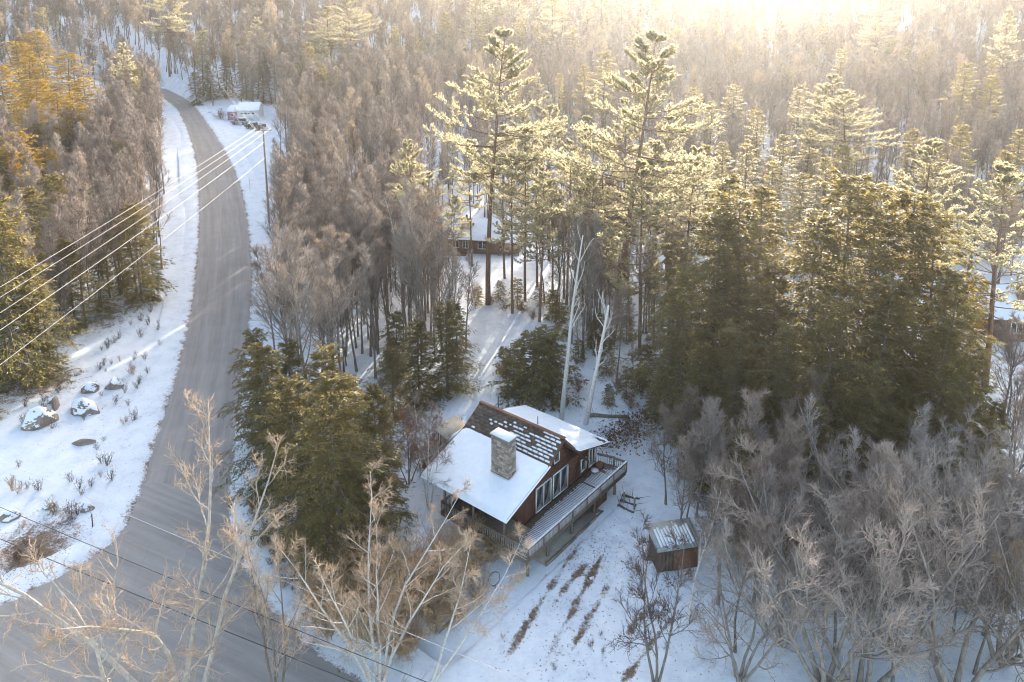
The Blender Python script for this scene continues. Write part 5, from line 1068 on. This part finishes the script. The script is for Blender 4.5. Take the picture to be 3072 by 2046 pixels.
# ------------------------------------------------------------------ the far woods: one mass up to the ridge
rs = np.random.default_rng(77)
n_ = 15000; yy = 200 + 900*rs.random(n_*3)**1.25; xx = (rs.random(n_*3)*2-1)*(yy*.66+75)
P_ = np.stack([xx, yy], 1); ok = np.ones(len(P_), bool)
nr = (yy < 420); ok[nr] &= sdist(P_[nr], ROADPOLY) < -4
for ctr, rad in HOUSES: ok &= np.linalg.norm(P_-ctr, axis=1) > rad+3
ok[nr] &= sdist(P_[nr], VERGE) < 0
ok[nr] &= sdist(P_[nr], ppoly([(-60, 430), (245, 400), (250, 215), (120, 195), (-60, 195)])) < 0
# keep the part that the scattered woods already fill thinner
dens = np.where(yy < 235, .35, 1.0); ok &= rs.random(len(P_)) < dens
P_ = P_[ok][:n_]; nP = len(P_)
pz = ground(P_[:, 0], P_[:, 1])
con = (np.sin(P_[:, 0]*.021+1)*np.sin(P_[:, 1]*.017+2) + rs.normal(0, .55, nP)) > 1.0
kind = np.where(con, np.where(rs.random(nP) < .45, 4, 5), rs.integers(0, 4, nP))
def mass(name, label, P_, kind, size, ng):
    me = bpy.data.meshes.new(name); me.vertices.add(len(P_)); pz = ground(P_[:, 0], P_[:, 1]); me.vertices.foreach_set('co', np.stack([P_[:, 0], P_[:, 1], pz], 1).astype(np.float32).ravel())
    at_ = me.attributes.new('pick', 'INT', 'POINT'); at_.data.foreach_set('value', kind.astype(np.int32))
    setattr_f(me, 'turn', rs.random(len(P_))*6.28); setattr_f(me, 'size', size); me.update()
    fw = link(name, me); tag(fw, label, kind='stuff'); md = fw.modifiers.new('woods', 'NODES'); md.node_group = ng
kc = bpy.data.collections.new('wood_kinds'); sc.collection.children.link(kc)
srcs = []
FP = [(2300, 215), (560, 130), (250, 120), (2200, 60), (640, 70), (2080, 240)]
for i, (k, vi) in enumerate((('far_bare', 0), ('far_bare', 1), ('far_bare', 2), ('far_bare', 3), ('far_pine', 0), ('far_spruce', 0))):
    b = at(*FP[i]); lab = ('bare tree on the near edge of the hazy far woods', 'bare tree on the near edge of the hazy far woods', 'bare tree on the near edge of the hazy far woods', 'bare tree on the near edge of the hazy far woods', 'hazy pine on the near edge of the far woods', 'hazy spruce on the near edge of the far woods')[i]
    o = plant(k, b, VAR[k][vi][2], lab, 'edge trees of the far woods' if i < 4 else None, vi=vi); srcs.append(o)
    COL.objects.unlink(o); kc.objects.link(o)
kc2 = bpy.data.collections.new('thicket_kinds'); sc.collection.children.link(kc2)
for i, (u, v) in enumerate(((700, 420), (330, 420), (2290, 420))):
    o = plant('mid_bare', at(u, v), 13.0, ('slender bare tree on its own at the edge of the snowy verge woods', 'slender bare tree leaning in the woods above the boulder field', 'slender bare tree near the snow-roofed house among hazy woods')[i], vi=i); COL.objects.unlink(o); kc2.objects.link(o)
def woods_group(kc):
  ng = bpy.data.node_groups.new('woods', 'GeometryNodeTree')
  ng.interface.new_socket('Geometry', in_out='INPUT', socket_type='NodeSocketGeometry'); ng.interface.new_socket('Geometry', in_out='OUTPUT', socket_type='NodeSocketGeometry')
  gi = ng.nodes.new('NodeGroupInput'); go = ng.nodes.new('NodeGroupOutput'); iop = ng.nodes.new('GeometryNodeInstanceOnPoints')
  ci = ng.nodes.new('GeometryNodeCollectionInfo'); ci.inputs['Collection'].default_value = kc; ci.inputs['Separate Children'].default_value = True; ci.inputs['Reset Children'].default_value = True
  def na(nm, ty):
      x = ng.nodes.new('GeometryNodeInputNamedAttribute'); x.data_type = ty; x.inputs[0].default_value = nm; return x.outputs[0]
  cx = ng.nodes.new('ShaderNodeCombineXYZ'); ng.links.new(na('turn', 'FLOAT'), cx.inputs[2])
  er = ng.nodes.new('FunctionNodeEulerToRotation'); ng.links.new(cx.outputs[0], er.inputs[0])
  ng.links.new(gi.outputs[0], iop.inputs['Points']); ng.links.new(ci.outputs[0], iop.inputs['Instance']); iop.inputs['Pick Instance'].default_value = True
  ng.links.new(na('pick', 'INT'), iop.inputs['Instance Index']); ng.links.new(er.outputs[0], iop.inputs['Rotation']); ng.links.new(na('size', 'FLOAT'), iop.inputs['Scale'])
  ng.links.new(iop.outputs[0], go.inputs[0])
  return ng
mass('far_woods', 'hazy bare and evergreen woods covering the far slope', P_, kind, np.where(con, rs.uniform(.55, 1.2, nP), rs.uniform(.5, 1.2, nP)), woods_group(kc))
FQ = []
for zi, num in ((0, 300), (1, 380), (2, 260), (3, 420), (6, 70), (7, 40)):
    poly = ZONES[zi]; lo, hi = poly.min(0), poly.max(0); cand = np.stack([rs.uniform(lo[0], hi[0], num*12), rs.uniform(lo[1], hi[1], num*12)], 1)
    ok = (sdist(cand, poly) > 0) & (sdist(cand, ROADPOLY) < -5) & (cand[:, 1] > 78)
    for q in PROPOLY + [GLADE]: ok &= sdist(cand, q) < -.5
    for ctr, rad in HOUSES: ok &= np.linalg.norm(cand-ctr, axis=1) > rad+1
    FQ.append(cand[ok][:num])
FQ = np.concatenate(FQ)
mass('thicket', 'smaller bare trees filling the woods between the larger trunks', FQ, rs.integers(0, 3, len(FQ)), rs.uniform(.5, 1.0, len(FQ)), woods_group(kc2))
# ------------------------------------------------------------------ the air
g = G(); g.bb(-1500, 1500, -150, 1700, -3, 150)
n = N('haze_air'); n.n.remove(n.b); pv = n.n.new('ShaderNodeVolumePrincipled')
pv.inputs['Color'].default_value = (.97, .97, 1, 1); pv.inputs['Density'].default_value = HAZE; pv.inputs['Anisotropy'].default_value = .8
n.l.new(pv.outputs[0], n.out.inputs['Volume'])
hz = g.obj('haze', MAT['haze_air']); tag(hz, 'thin sunlit winter haze over the woods', kind='stuff')
